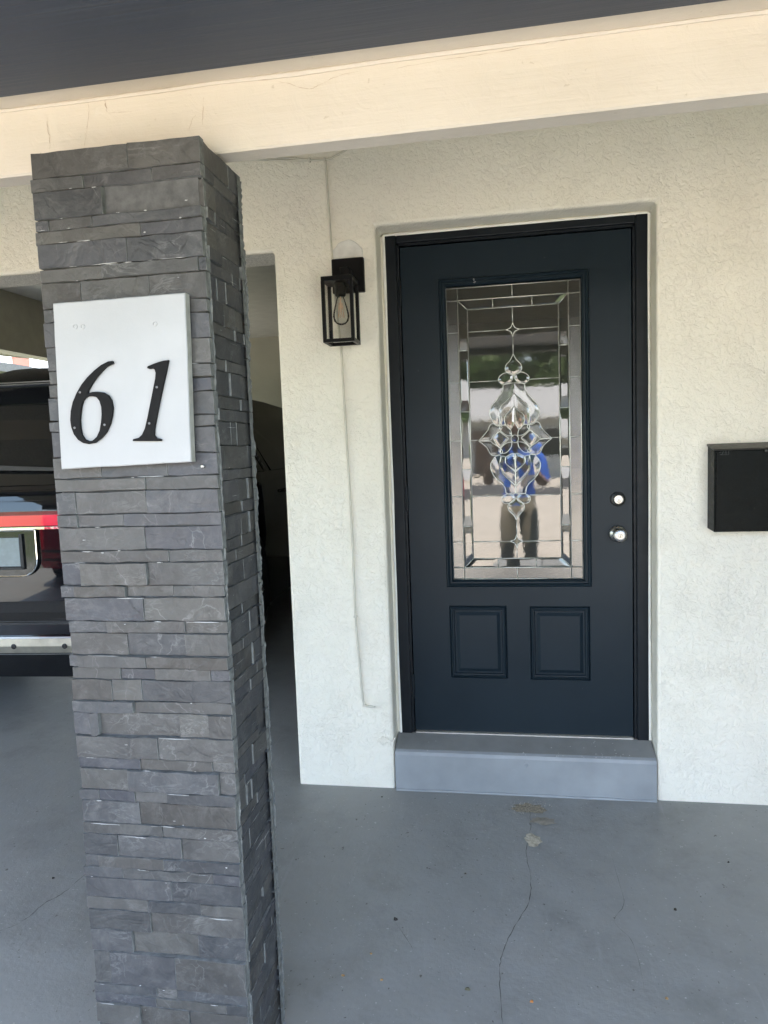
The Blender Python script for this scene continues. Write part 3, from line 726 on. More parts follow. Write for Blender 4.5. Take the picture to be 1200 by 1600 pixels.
def stone(face, a, b, z0, z1, pr, mat_, seed):
    """one split-face slate strip; a,b run along the face, z0<z1; ragged outline, slightly uneven face, sawn ends"""
    r = random.Random(seed); gap = .0004
    a += gap*r.uniform(.2, 1); b -= gap*r.uniform(.2, 1); z0 += gap*r.uniform(.2, 1.4); z1 -= gap*r.uniform(.2, 1.4)
    nx = max(2, min(7, int((b-a)/.035)+1)); t1, t0 = r.uniform(-.0026, .0026), r.uniform(-.0026, .0026)
    ch = .0008
    v = []
    def P(u, d, z):
        if face == 'F': return (u, CY0-d, z)
        if face == 'R': return (CX1+d, u, z)
        if face == 'B': return (u, CY1+d, z)
        return (CX0-d, u, z)
    top = [z1+r.uniform(-.0020, .0008) for _ in range(nx+1)]; bot = [z0+r.uniform(-.0008, .0020) for _ in range(nx+1)]
    dep = [pr+t0+(t1-t0)*i/nx+r.uniform(-.0007, .0007) for i in range(nx+1)]
    for i in range(nx+1):
        u = a+(b-a)*i/nx; uu = u+(ch if i == 0 else -ch if i == nx else 0)
        v += [P(u, -TK, bot[i]), P(u, dep[i]-ch*1.3, bot[i]), P(uu, dep[i], bot[i]+ch), P(uu, dep[i]+r.uniform(-.0007, .0007), top[i]-ch), P(u, dep[i]-ch*1.3, top[i]), P(u, -TK, top[i])]
    f = []; m = []
    flip = face in ('B', 'L')
    for i in range(nx):
        for k in range(5):
            q = (i*6+k, (i+1)*6+k, (i+1)*6+k+1, i*6+k+1); f.append(q); m.append(0 if 1 <= k <= 3 else 1)
    f.append((5, 4, 3, 2, 1, 0)); m.append(1); e = nx*6; f.append((e, e+1, e+2, e+3, e+4, e+5)); m.append(1)
    return v, f, m
zt = CZT; k = 0
rr = random.Random(12)
side_parts = []
for ri, (zb, js) in enumerate(ROWS):
    us = [0]+js+[1]
    for i in range(len(us)-1):
        a = CX0+(CX1-CX0)*us[i]; b = CX0+(CX1-CX0)*us[i+1]
        if i == 0: a += rr.uniform(-.004, .005)
        if i == len(us)-2: b += rr.uniform(-.003, .0015)
        pr = PROUD.get((ri, i), rr.uniform(-.0012, .0018))
        v, f, m = stone('F', a, b, zb, zt, pr, SLATE, 1000+k); k += 1
        mk('stone', v, f, [SLATE, CUT], col, mi=m)
    zt = zb
# right-hand face: its own courses
zt = CZT-.002
ra = random.Random(5)
courses = [.049, .024, .050, .026, .050, .027, .027, .049]
i = 0
while zt > -.03:
    h = courses[i % 8]*ra.uniform(.96, 1.05); i += 1
    zb = max(-.035, zt-h)
    L0, L1 = CY0+TK*.85, CY1+.004
    cuts = sorted({round(ra.uniform(.2, .8), 2)} | ({round(ra.uniform(.1, .9), 2)} if ra.random() < .35 else set()))
    us = [0]+[c_ for c_ in cuts]+[1]
    us = [us[0]]+[u for q, u in enumerate(us[1:]) if u-us[q] > .09]
    if us[-1] != 1: us[-1] = 1
    for q in range(len(us)-1):
        a, b = L0+(L1-L0)*us[q], L0+(L1-L0)*us[q+1]
        v, f, m = stone('R', a, b, zb, zt, ra.uniform(-.0045, .0005), SLATE, 5000+k); k += 1
        mk('stone', v, f, [SLATE, CUT], col, mi=m)
    zt = zb
# rear and left cladding, out of the photograph's sight
g = G(); zt = CZT-.003; ra = random.Random(15); i = 3
while zt > -.03:
    h = courses[i % 8]*ra.uniform(.96, 1.05); i += 1; zb = max(-.035, zt-h)
    for face, (a0, b0) in (('B', (CX0, CX1+.003)), ('L', (CY0+TK, CY1))):
        c_ = ra.uniform(.25, .75)
        for s0, s1 in ((0, c_), (c_, 1)):
            k += 1; v, f, m = stone(face, a0+(b0-a0)*s0, a0+(b0-a0)*s1, zb, zt, ra.uniform(-.002, .002), SLATE, k)
            b = len(g.v); g.v += v; g.f += [tuple(x+b for x in q) for q in f]; g.m += m
    zt = zb
g.build('rear_cladding', [SLATE, CUT], col, kind='stuff')
G().box(CX0+.010, CX1-.010, CY0+.010, CY1-.004, -.035, CZT-.006).build('core', MORTAR, col)
# ragged mortar up both vertical edges of the right face
for yy, rad_ in ((CY0+TK*.72, .0026), (CY1+.010, .0040)):
    n = 330; pts = []; rs = []; o1 = o2 = 0
    for i in range(n):
        z = -.03+(CZT+.02)*i/(n-1); o1 = max(-.002, min(.0022, o1+random.uniform(-.0011, .0011))); o2 = max(-.003, min(.003, o2+random.uniform(-.0014, .0014))); pts.append((CX1-.0022+o1, yy+o2, z)); rs.append(rad_*random.uniform(.35, 1.35))
    G().tube(pts, rs, 7).build('edge_mortar', CUT, col)
# pale smears of adhesive squeezed out of some joints
g = G(); r = random.Random(21)
def smear(face, u, z, ln, h):
    n = 5; v = []
    for i in range(n+1):
        t = i/n; hh = h*math.sin(math.pi*(.08+.84*t))*r.uniform(.6, 1.2)
        for s in (1, -1):
            d = .0042+r.uniform(0, .0008); uu = u+ln*t
            v.append((uu, CY0-d, z+s*hh/2+r.uniform(-.0004, .0004)) if face == 'F' else (CX1+d-.0035, uu, z+s*hh/2))
    g.add(v, [(2*i, 2*i+2, 2*i+3, 2*i+1) for i in range(n)])
zbs = [q[0] for q in ROWS]
for i in range(70):
    z = r.choice(zbs)+r.uniform(-.0015, .0010); u = r.uniform(CX0+.01, CX1-.07); ln = r.choice((.006, .012, .03, .06, .02))*r.uniform(.7, 1.3)
    smear('F', u, z, ln, r.uniform(.0008, .0022))
for i in range(26):
    smear('F', r.uniform(CX0+.01, CX1-.03), r.uniform(0.05, 1.98), r.uniform(.003, .008), r.uniform(.001, .003))
g.build('adhesive_smear', SMEAR, col, kind='stuff')
g = G()
zt = CZT-.002
r = random.Random(31)
for i in range(46):
    z = r.uniform(.05, 1.95); u = r.uniform(CY0+.03, CY1-.05)
    smear('R', u, z, r.choice((.004, .01, .03, .05)), r.uniform(.0007, .0016))
g.build('adhesive_smear', SMEAR, col, kind='stuff')
# the long crack in the top left stone
p = [PX(a, b, Y=CY0-.004) for a, b in ((73, 240), (75, 252), (82, 262), (88, 276))]
v, f = ribbon([(q.x, q.z) for q in p], .002, plane=CY0-.0045); mk('stone_crack', v, f, CRACK, col)
p = [PX(a, b, Y=CY0-.004) for a, b in ((198, 935), (208, 948), (218, 958), (227, 970))]
v, f = ribbon([(q.x, q.z) for q in p], .002, plane=CY0-.0045); mk('stone_crack', v, f, CRACK, col)
G().lathe((-.6598, CY0-.003, 1.3897), (0, -1, 0), [(.0042, 0), (.0042, .002), (.0025, .003)], 12).build('screw', STEEL, col)

# ------------------------------------------------------------------ number board
PYF = -1.4478
plate = thing('number_board', (-.8131, PYF, 1.3934), 'white painted board with black numerals 61 screwed to the slate column', 'house number')
cr = [(-.9535, 1.7331), (-.6641, 1.7341), (-.6725, 1.3999), (-.9627, 1.3934)]
poly = []
for i in range(4):
    a, b = Vector(cr[i]), Vector(cr[(i+1) % 4])
    for q in range(9):
        p = a.lerp(b, q/9); s = .0009 if i != 0 else .0014
        poly.append((p.x+random.uniform(-s, s)*.6, p.y+random.uniform(-s, s)*.6))
poly = poly[::-1]
n = len(poly); ccx, ccz = sum(p[0] for p in poly)/n, sum(p[1] for p in poly)/n
v = [(ccx+(x-ccx)*.988, PYF, ccz+(z-ccz)*.988) for x, z in poly]+[(x, PYF+.002, z) for x, z in poly]+[(x, PYF+.021, z) for x, z in poly]
f = [tuple(range(n))]+[((i+1) % n, i, n+i, n+(i+1) % n) for i in range(n)]+[(n+(i+1) % n, n+i, 2*n+i, 2*n+(i+1) % n) for i in range(n)]+[tuple(range(3*n-1, 2*n-1, -1))]
mk('board', v, f, [WHITEPAINT, GREYEDGE], plate, mi=[0]*(1+n)+[1]*(n+1))
SIX = [(-0.8258, 1.6083), (-0.835, 1.6082), (-0.8508, 1.6021), (-0.8671, 1.5918), (-0.8837, 1.5787), (-0.8972, 1.5653), (-0.9095, 1.5489), (-0.9195, 1.531), (-0.9257, 1.5128), (-0.9282, 1.4943), (-0.9272, 1.48), (-0.9227, 1.4655), (-0.9142, 1.4537), (-0.9037, 1.447), (-0.8914, 1.4443), (-0.8771, 1.4466), (-0.8624, 1.4552), (-0.8506, 1.467), (-0.8416, 1.4822), (-0.8357, 1.4989), (-0.8329, 1.5157), (-0.8349, 1.5299), (-0.8403, 1.54), (-0.8506, 1.5466), (-0.8628, 1.5489), (-0.8752, 1.5487), (-0.8863, 1.5458), (-0.8842, 1.5534), (-0.8754, 1.5656), (-0.8635, 1.579), (-0.8518, 1.5896), (-0.8403, 1.5988), (-0.8252, 1.6044)]
CNT = [(-0.8773, 1.5417), (-0.8666, 1.5393), (-0.8601, 1.531), (-0.8568, 1.5182), (-0.8571, 1.5027), (-0.86, 1.4858), (-0.8643, 1.4703), (-0.8715, 1.4578), (-0.8815, 1.4502), (-0.891, 1.4491), (-0.9001, 1.4532), (-0.9062, 1.4634), (-0.9082, 1.4764), (-0.9081, 1.4935), (-0.9057, 1.5076), (-0.9023, 1.5217), (-0.8977, 1.5328), (-0.8916, 1.5387), (-0.8851, 1.5415)]
ONE = [(-0.7053, 1.6032), (-0.7143, 1.6032), (-0.7264, 1.6008), (-0.7386, 1.5974), (-0.7494, 1.5938), (-0.7505, 1.5911), (-0.7467, 1.5895), (-0.7391, 1.5905), (-0.7348, 1.5875), (-0.7329, 1.5805), (-0.7346, 1.5696), (-0.7425, 1.5422), (-0.7505, 1.5148), (-0.7585, 1.4872), (-0.7642, 1.4706), (-0.7712, 1.4582), (-0.7793, 1.452), (-0.7917, 1.4497), (-0.7925, 1.4469), (-0.7327, 1.4446), (-0.7316, 1.4474), (-0.7414, 1.45), (-0.7461, 1.4558), (-0.7454, 1.467), (-0.7404, 1.4864), (-0.7324, 1.514), (-0.7245, 1.5414), (-0.7149, 1.5713)]
def glyph(name, loops, lab):
    cu = bpy.data.curves.new(name, 'CURVE'); cu.dimensions = '2D'; cu.fill_mode = 'BOTH'; cu.extrude = .0028; cu.bevel_depth = .0006; cu.bevel_resolution = 1
    for lp in loops:
        s = cu.splines.new('POLY'); s.points.add(len(lp)-1); s.use_cyclic_u = True
        for p, q in zip(s.points, lp): p.co = (q[0], q[1], 0, 1)
    t = bpy.data.objects.new('tmp', cu); COL.objects.link(t)
    dg = bpy.context.evaluated_depsgraph_get(); me = bpy.data.meshes.new_from_object(t.evaluated_get(dg)); bpy.data.objects.remove(t)
    v = [(p.co.x, PYF-.0042-p.co.z, p.co.y) for p in me.vertices]; f = [tuple(p.vertices)[::-1] for p in me.polygons]
    o = mk(name, v, f, NUM, plate); o['label'] = lab
    return o
glyph('numeral', [SIX, CNT], 'black italic numeral 6')
glyph('numeral', [ONE], 'black italic numeral 1')
for x, z in [(-0.9022, 1.55), (-0.92, 1.4783), (-0.8525, 1.4818), (-0.7328, 1.552), (-0.7541, 1.4806)]:
    G().lathe((x, PYF-.0074, z), (0, -1, 0), [(.0026, 0), (.0026, .0006), (.0012, .0012)], 10).build('screw_head', simple('dull_screw', (.18, .18, .18), .45, .2, 80, metal=.6), plate)
for x, z in [(-0.9062, 1.6835), (-0.8892, 1.6824), (-0.7315, 1.6778)]:
    G().lathe((x, PYF+.0005, z), (0, -1, 0), [(.0052, 0), (.005, .0016), (.0035, .0020), (.003, .0008)], 14).build('painted_screw', WHITEPAINT, plate)

# ------------------------------------------------------------------ wall lantern
lan = thing('wall_lantern', (-.635, 0, 1.82), 'black square wall lantern with clear glass and bulb beside the door', 'wall lamp')
LX0, LX1, LY0, LY1, LZ0, LZ1 = -.7125, -.5915, -.152, -.036, 1.817, 2.060
T = .0125
G().box(-.699, -.571, -.022, -.001, 2.022, 2.154).build('back_plate', BLACKMETAL, lan, bevel=.003)
G().box(-.652, -.618, -.090, -.021, 2.068, 2.105).build('arm', BLACKMETAL, lan, bevel=.003)
G().box(LX0, LX1, LY0, LY1, LZ1-.016, LZ1).build('top_plate', BLACKMETAL, lan, bevel=.0015)
G().box(-.66, -.61, -.115, -.07, LZ1, LZ1+.012).build('top_boss', BLACKMETAL, lan, bevel=.002)
for x in (LX0, LX1-T):
    for y in (LY0, LY1-T): G().box(x, x+T, y, y+T, LZ0+T, LZ1-.016).build('corner_post', BLACKMETAL, lan)
for a in ((LX0, LX1, LY0, LY0+T), (LX0, LX1, LY1-T, LY1), (LX0, LX0+T, LY0+T, LY1-T), (LX1-T, LX1, LY0+T, LY1-T)): G().box(*a, LZ0, LZ0+T).build('bottom_rail', BLACKMETAL, lan)
TG = m_thin_glass('lantern_glass', 1.75)
for a in ((LX0+T, LX1-T, LY0+.004, LY0+.006), (LX0+T, LX1-T, LY1-.006, LY1-.004), (LX0+.004, LX0+.006, LY0+T, LY1-T), (LX1-.006, LX1-.004, LY0+T, LY1-T)):
    x0, x1, y0, y1 = a
    if x1-x0 > y1-y0: q = [(x0, y0, LZ0+T), (x1, y0, LZ0+T), (x1, y0, LZ1-.016), (x0, y0, LZ1-.016)]
    else: q = [(x0, y0, LZ0+T), (x0, y1, LZ0+T), (x0, y1, LZ1-.016), (x0, y0, LZ1-.016)]
    mk('glass_pane', q, [(0, 1, 2, 3)], TG, lan)
bx, by = (LX0+LX1)/2, (LY0+LY1)/2
G().lathe((bx, by, LZ1-.016), (0, 0, -1), [(.021, 0), (.021, .045), (.018, .050), (.016, .0505)], 20).build('socket', BLACKMETAL, lan)
G().lathe((bx, by, LZ1-.066), (0, 0, -1), [(.012, 0), (.016, .012), (.024, .038), (.030, .062), (.0315, .076), (.028, .092), (.017, .103), (.004, .107)], 22).build('bulb', m_thin_glass('bulb_glass', 1.25), lan, smooth=True)
AMB = simple('amber_filament', (.72, .50, .34), .4, .2, 30)
g = G()
for k_ in range(6):
    a = k_*math.pi/3; b = a+math.pi/3
    g.tube([(bx+.008*math.cos(a), by+.008*math.sin(a), LZ1-.09), (bx+.013*math.cos(b), by+.013*math.sin(b), LZ1-.145)], .0012, 5)
g.tube([(bx, by, LZ1-.066), (bx, by, LZ1-.125)], .0028, 6)
g.build('filament', AMB, lan)
# rough round patch of old mounting above the back plate
v, f = [], []
cp = PX(543, 402, Y=0); n = 26
v = [(cp.x, -.0035, cp.z)]+[(cp.x+.062*math.cos(a)*random.uniform(.94, 1.05), -.0035, cp.z+.062*math.sin(a)*random.uniform(.94, 1.05)) for a in [2*math.pi*i/n for i in range(n)]]
v += [(x+(x-cp.x)*.06, .001, z+(z-cp.z)*.06) for x, y, z in v[1:]]
mk('plaster_patch', v, [(0, 1+i, 1+(i+1) % n) for i in range(n)]+[(1+i, n+1+i, n+1+(i+1) % n, 1+(i+1) % n) for i in range(n)], simple('smooth_patch', (.66, .65, .60), .7, .16, 16, bump=.7, bscale=45), house)

# ------------------------------------------------------------------ cables on the wall
CABLE = simple('painted_cable', (.58, .55, .46), .5, .08, 20)
def wallcurve(pts, d=.006): return [(p.x, -d-random.uniform(0, .0012), p.z) for p in [PX(a, b, Y=0) for a, b in pts]]
c1 = thing('wall_cable', tuple(wallcurve([(509, 250)])[0]), 'thin painted cable running down the stucco behind the lantern', 'cable')
p = wallcurve([(509, 249), (512, 290), (515, 335), (518, 380), (521, 420), (526, 480), (533, 541), (538, 620), (543, 700), (549, 800), (553, 880), (556, 962), (561, 1020), (566, 1075), (568, 1094), (572, 1102), (580, 1103), (587, 1104)])
G().tube([tuple(q) for q in spline(p, 3)], .0044, 7).build('wire', CABLE, c1, smooth=True)
for q in ((556, 963), (570, 1101)):
    b = PX(*q, Y=0); G().box(b.x-.007, b.x+.007, -.012, 0.002, b.z-.004, b.z+.004).build('cable_clip', CABLE, c1, bevel=.001)
c2 = thing('wall_cable', tuple(wallcurve([(376, 252)])[0]), 'pair of painted cables running along the top of the wall under the beam', 'cable')
p = wallcurve([(340, 252), (385, 251), (430, 251), (470, 252), (510, 250), (524, 245), (540, 236), (560, 222)])
G().tube([tuple(q) for q in spline(p, 3)], .0036, 7).build('wire', CABLE, c2, smooth=True)
p = wallcurve([(350, 246), (420, 247), (460, 249), (484, 251)], .007)
G().tube([tuple(q) for q in spline(p, 3)], .0034, 7).build('wire', CABLE, c2, smooth=True)
for q in ((484, 251), (508, 251)):
    b = PX(*q, Y=0); G().box(b.x-.004, b.x+.004, -.013, 0.002, b.z-.008, b.z+.008).build('cable_clip', CABLE, c2, bevel=.001)
c3 = thing('wall_anchor', tuple(PX(604, 1158, Y=0)), 'small painted wire loop on the wall corner by the step', 'wire')
p = wallcurve([(606, 1160), (598, 1163), (593, 1157), (599, 1151), (607, 1155), (613, 1158), (618, 1152)], .004)
G().tube([tuple(q) for q in spline(p, 4)], .0022, 6).build('loop', STUCCO, c3, smooth=True)

# ------------------------------------------------------------------ mailbox
mb = thing('mailbox', (.895, 0, 1.07), 'black metal wall mailbox with sloping lid right of the door', 'mailbox')
BXM = simple('mailbox_black', (.0045, .006, .006), .30, .2, 25, bump=.05, bscale=90, spec=.06)
BXL = simple('mailbox_lid_lit', (.035, .034, .028), .45, .2, 25)  # lighter olive puts the light on the lid into its colour
MXA, MXB = .6945, 1.095
v = [(MXA, 0, 1.070), (MXA, -.085, 1.066), (MXA, -.085, 1.3585), (MXA, 0, 1.3765)]
v += [(MXB, y, z) for _, y, z in v]
mk('box', v, [(0, 1, 2, 3), (7, 6, 5, 4), (1, 5, 6, 2), (0, 4, 5, 1), (3, 2, 6, 7), (0, 3, 7, 4)], BXM, mb, bevel=.002)
lidp = [(0.0, 1.3835), (-.006, 1.3845), (-.090, 1.3660), (-.0925, 1.3635), (-.0905, 1.3600), (0.0, 1.377)]
n = len(lidp); v = [(MXA-.003, y, z) for y, z in lidp]+[(MXB+.003, y, z) for y, z in lidp]
mk('lid', v, [tuple(range(n)), tuple(range(2*n-1, n-1, -1))]+[((i+1) % n, i, n+i, n+(i+1) % n) for i in range(n)], BXL, mb)
G().box(MXA+.006, MXA+.0105, -.0905, -.0849, 1.068, 1.357).box(MXB-.0105, MXB-.006, -.0905, -.0849, 1.068, 1.357).build('edge_strip', BXM, mb)
MXC = (MXA+MXB)/2
G().box(MXC-.035, MXC+.035, -.096, -.088, 1.350, 1.3595).build('lid_tab', BXL, mb, bevel=.002)
g = G()
for pts in ([(1124, 707), (1127, 706)], [(1131, 704), (1128, 710), (1125, 710.5)], [(1134, 702), (1134.6, 710.2)], [(1138.5, 704), (1138.7, 710)], [(1126, 710.6), (1139, 710.4)]):
    p = [PX(a, b, Y=-.0858) for a, b in pts]; g.tube([(q.x, -.0858, q.z) for q in p], .0006, 4)
g.build('scuff_mark', simple('grey_scuff', (.11, .115, .11), .7), mb)
g = G(); r = random.Random(2)
for i in range(70):
    x, z = r.uniform(MXA+.02, MXB-.02), 1.08+abs(r.gauss(0, .09)); q = r.uniform(.0004, .0011)
    if z < 1.32: g.add([(x-q, -.0854, z), (x+q, -.0854, z+q*.3), (x, -.0854, z+q)], [(0, 1, 2)])
g.build('dust_speck', simple('grey_dust', (.16, .17, .16), .9), mb, kind='stuff')

# ------------------------------------------------------------------ vehicles
def m_paint(name, c, rough=.12):
    k = N(name); fl_ = k.noise(900, 2)
    k.set(Base_Color=k.mix(k.ramp(fl_, (.4, 0.), (.6, 1.)), tuple(x*.8 for x in c), tuple(x*1.2 for x in c)), Roughness=rough, Metallic=.0)
    k.p.inputs['Specular IOR Level'].default_value = .0; k.p.inputs['Coat Weight'].default_value = 1; k.p.inputs['Coat Roughness'].default_value = .02; return k.m
CARGLASS = N('car_glass').set(Base_Color=(.006, .007, .008), Roughness=.03).m
CHROME = simple('chrome', (.82, .82, .80), .10, .05, 30, metal=1)
BRUSHED = simple('bumper_step_metal', (.50, .47, .39), .36, .2, 12, metal=.8)
BLACKPL = simple('black_plastic', (.012, .012, .013), .55, .2, 60, bump=.2, bscale=200)
RUBBER = simple('tyre_rubber', (.014, .014, .014), .85, .2, 40)
REDLENS = N('red_lens').set(Base_Color=(.78, .02, .055), Roughness=.16, Coat_Weight=1.0).m
WHITEPL = simple('number_plate_face', (.20, .25, .28), .2, .1, 30)
def vehicle(name, label, loc, rotz, paint, Ln, Wd, H, belt, suv=True, group=None):
    """Local frame: rear at y=0, nose towards +y, x to the right. One shell plus its parts."""
    t = thing(name, loc, label, 'car', group, rotz)
    hw = Wd/2; s = H/1.88
    # rear profile: y of the tail as a function of height (metres for a 1.88 m tall car)
    RP = [(.24, .14), (.36, .05), (.44, .0), (.565, .0), (.60, .045), (.66, .098), (.80, .100), (1.06, .100), (1.15, .10), (1.20, .107), (1.25, .114), (1.28, .128), (1.50, .25), (1.78, .34), (1.84, .36)] if suv else \
         [(.24, .12), (.36, .04), (.44, .0), (.60, .0), (.70, .03), (.90, .04), (1.06, .08), (1.15, .12), (1.20, .25), (1.25, .36), (1.28, .42), (1.40, .62), (1.62, .95), (1.75, 1.15), (1.80, 1.3)]
    def ry(z):
        z /= s
        for (a, b), (c_, d) in zip(RP, RP[1:]):
            if a <= z <= c_: return b+(d-b)*(z-a)/(c_-a)
        return RP[0][1] if z < RP[0][0] else RP[-1][1]
    zs_ = [q[0]*s for q in RP]
    def half(z, k_):
        """half width at height z; k_ = greenhouse narrowing"""
        if z < .34*s: return hw*.955
        if z < belt: return hw*(1-.02*abs(z-.75*s)/(.5*s))
        return hw*(.965-.19*((z-belt)/(H-belt))**1.25*k_)
    # stations: rows in z, columns along the length; tail cap columns first
    v = []; f = []; nz_ = len(zs_)
    cols = []
    for u in (0, .35, .6, .78, .9): cols.append([(half(z, 1)*u, ry(z)-.0+.085*(u/.9)**4*(.9 if z < .62*s else .6), z) for z in zs_])
    def nose(y):  # roof/bonnet height limit along the length
        a = [(0, H-.04), (.3, H-.015), (1.4, H), (2.5, H-.01), (3.2*Ln/5.2, H-.06), (4.0*Ln/5.2, belt+.03), (4.4*Ln/5.2, belt-.03), (Ln-.25, belt-.10), (Ln-.05, belt-.22)]
        for (p, q), (r_, w_) in zip(a, a[1:]):
            if p <= y <= r_: return q+(w_-q)*(y-p)/(r_-p)
        return a[-1][1]
    for y in (.30, .55, .9, 1.4, 2.0, 2.6, 3.2*Ln/5.2, 3.6*Ln/5.2, 4.0*Ln/5.2, 4.4*Ln/5.2, Ln-.25, Ln-.05):
        lim = nose(y); k_ = 1
        fr = 1-.10*max(0, (y-(Ln-.9))/.9)**2
        cols.append([(half(min(z, lim), k_)*fr, max(y, ry(z)+.10) if y < .6 else y, min(z, lim)) for z in zs_])
    # nose cap
    for u in (.7, .35, 0): cols.append([(half(min(z, nose(Ln-.05)), 1)*.9*u, Ln-.02+.06*(1-u), min(z, nose(Ln-.05))) for z in zs_])
    nc = len(cols)
    for sgn in (1, -1):
        b = len(v)
        for c_ in cols: v += [(x*sgn, y, z) for x, y, z in c_]
        for i in range(nc-1):
            for j in range(nz_-1):
                q = (b+i*nz_+j, b+(i+1)*nz_+j, b+(i+1)*nz_+j+1, b+i*nz_+j+1); f.append(q if sgn > 0 else q[::-1])
    # roof: crown between left and right top rows; belly
    b2 = nc*nz_
    top = [i*nz_+nz_-1 for i in range(nc)]; bot = [i*nz_ for i in range(nc)]
    rc = []
    for i in range(nc):
        x, y, z = cols[i][-1]; rc.append(len(v)); v.append((0, y, z+.022*min(1, x/.5) if i > 4 else z))
    for i in range(nc-1):
        f.append((top[i], top[i+1], rc[i+1], rc[i])); f.append((rc[i], rc[i+1], b2+top[i+1], b2+top[i])); f.append((bot[i], b2+bot[i], b2+bot[i+1], bot[i+1]))
    body = mk('body', v, f, paint, t, smooth=True, local=True)
    m = body.modifiers.new('edge', 'EDGE_SPLIT'); m.split_angle = rad(32)
    def strip(nm, z0, z1, x0, x1, off, mat_, n=1, thick=.012, parent=t):
        """panel lying on the tail between heights z0,z1 and x0,x1"""
        vv = []; ff = []; cs = 12
        for j in range(n+1):
            z = z0+(z1-z0)*j/n
            for i in range(cs+1):
                x = x0+(x1-x0)*i/cs; u = min(.9, abs(x)/half(z, 1)); yy = ry(z)+.085*(u/.9)**4*(.9 if z < .62*s else .6)
                vv.append((x, yy-off, z)); vv.append((x, yy-off+thick+.012, z))
        W_ = (cs+1)*2
        for j in range(n):
            for i in range(cs):
                a = j*W_+2*i; ff += [(a, a+2, a+2+W_, a+W_), (a+1, a+1+W_, a+3+W_, a+3)]
            ff += [(j*W_, j*W_+W_, j*W_+W_+1, j*W_+1), (j*W_+2*cs, j*W_+2*cs+1, j*W_+W_+2*cs+1, j*W_+W_+2*cs)]
        for i in range(cs):
            ff += [(2*i, 2*i+1, 2*i+3, 2*i+2), (n*W_+2*i, n*W_+2*i+2, n*W_+2*i+3, n*W_+2*i+1)]
        return mk(nm, vv, ff, mat_, parent, local=True)
    if suv:
        strip('rear_window', 1.285, 1.775, -hw*.74, hw*.74, .006, CARGLASS, 6)
        strip('liftgate_lip', 1.205, 1.252, -hw*.86, hw*.86, .010, paint, 2)
        strip('liftgate_crease', 1.150, 1.196, -hw*.88, hw*.88, .012, paint, 2)
        strip('tail_light_bar', 1.072, 1.128, -hw*.90, hw*.90, .022, REDLENS, 2)
        strip('light_bar_edge', 1.128, 1.147, -hw*.90, hw*.90, .012, simple('dark_red_edge', (.16, .004, .012), .2), 1)
        strip('chrome_strip', 1.052, 1.064, -hw*.88, hw*.88, .010, CHROME, 1)
        strip('bumper_shade_strip', .566, .665, -hw*.86, hw*.86, .004, BLACKPL, 2)  # black strip stands in for the shadow above the bumper step
        g = G()
        for i in range(5):
            g.box(-hw*.62, hw*.62, .002+.018*i-.012, .011+.018*i-.012, .5665+.006*i, .5725+.006*i)
        g.build('step_pad', BLACKPL, t, local=True)
        for i in range(5): G().box(-hw*.62, hw*.62, -.012+.018*i, -.007+.018*i, .5735+.006*i, .5755+.006*i).build('step_rib', simple('rib_rubber', (.05, .055, .065), .4), t, local=True)
        strip('bumper_chrome', .412, .492, -hw*.86, hw*.86, .014, BRUSHED, 2)
        strip('chrome_edge', .494, .503, -hw*.86, hw*.86, .018, CHROME, 1)
        strip('lower_edge', .400, .407, -hw*.86, hw*.86, .012, CHROME, 1)
        for x in (-.42, .14, .42): G().lathe((x, ry(.45)-.013+.085*(abs(x)/half(.45, 1)/.9)**4*.9, .452), (0, -1, 0), [(.014, 0), (.014, .004), (.008, .005), (.006, .002)], 16).build('bumper_bolt', BLACKPL, t, local=True)
        # number plate recess: dark rounded pocket with chrome rim
        def rrect(hx, z0, z1, r_):
            out = []
            for cx_, cz_, a0 in ((hx-r_, z0+r_, -90), (hx-r_, z1-.004, 0), (-hx+r_, z1-.004, 90), (-hx+r_, z0+r_, 180)):
                rr_ = r_ if cz_ < (z0+z1)/2 else .004
                cx2 = cx_ if cz_ < (z0+z1)/2 else (hx-.004 if cx_ > 0 else -hx+.004)
                for q in range(6): a = rad(a0+q*18); out.append((cx2+rr_*math.cos(a), cz_+rr_*math.sin(a)))
            return out
        R1 = rrect(.245, .805, 1.05, .09)
        yq = .085
        rim = [(x, yq-.002, z) for x, z in R1]; rim.append(rim[0])
        G().tube(rim, .0045, 6).build('recess_rim', CHROME, t, local=True)
        G().prism(R1, yq, yq+.02).build('plate_recess', simple('recess_gloss_black', (.01, .012, .014), .10, .1, 20), t, local=True)
        G().box(-.155, .155, yq-.008, yq-.001, .858, 1.012).build('number_plate', WHITEPL, t, local=True, bevel=.002)
        G().box(-.175, -.158, yq-.012, yq-.001, .845, 1.03).box(.158, .175, yq-.012, yq-.001, .845, 1.03).box(-.175, .175, yq-.012, yq-.001, .842, .855).build('plate_surround', BLACKPL, t, local=True)
        # roof spoiler with slats, wiper, roof pod
        g = G().add([(-hw*.70, .20, 1.835), (hw*.70, .20, 1.835), (hw*.72, .42, 1.868), (-hw*.72, .42, 1.868), (-hw*.70, .215, 1.805), (hw*.70, .215, 1.805), (hw*.72, .42, 1.80), (-hw*.72, .42, 1.80)],
                    [(0, 1, 2, 3), (4, 7, 6, 5), (0, 4, 5, 1), (1, 5, 6, 2), (2, 6, 7, 3), (3, 7, 4, 0)])
        g.build('roof_spoiler', paint, t, local=True, bevel=.008, seg=2)
        G().box(-hw*.66, hw*.66, .197, .206, 1.816, 1.823).build('brake_light', simple('smoked_lens', (.07, .07, .075), .15), t, local=True)
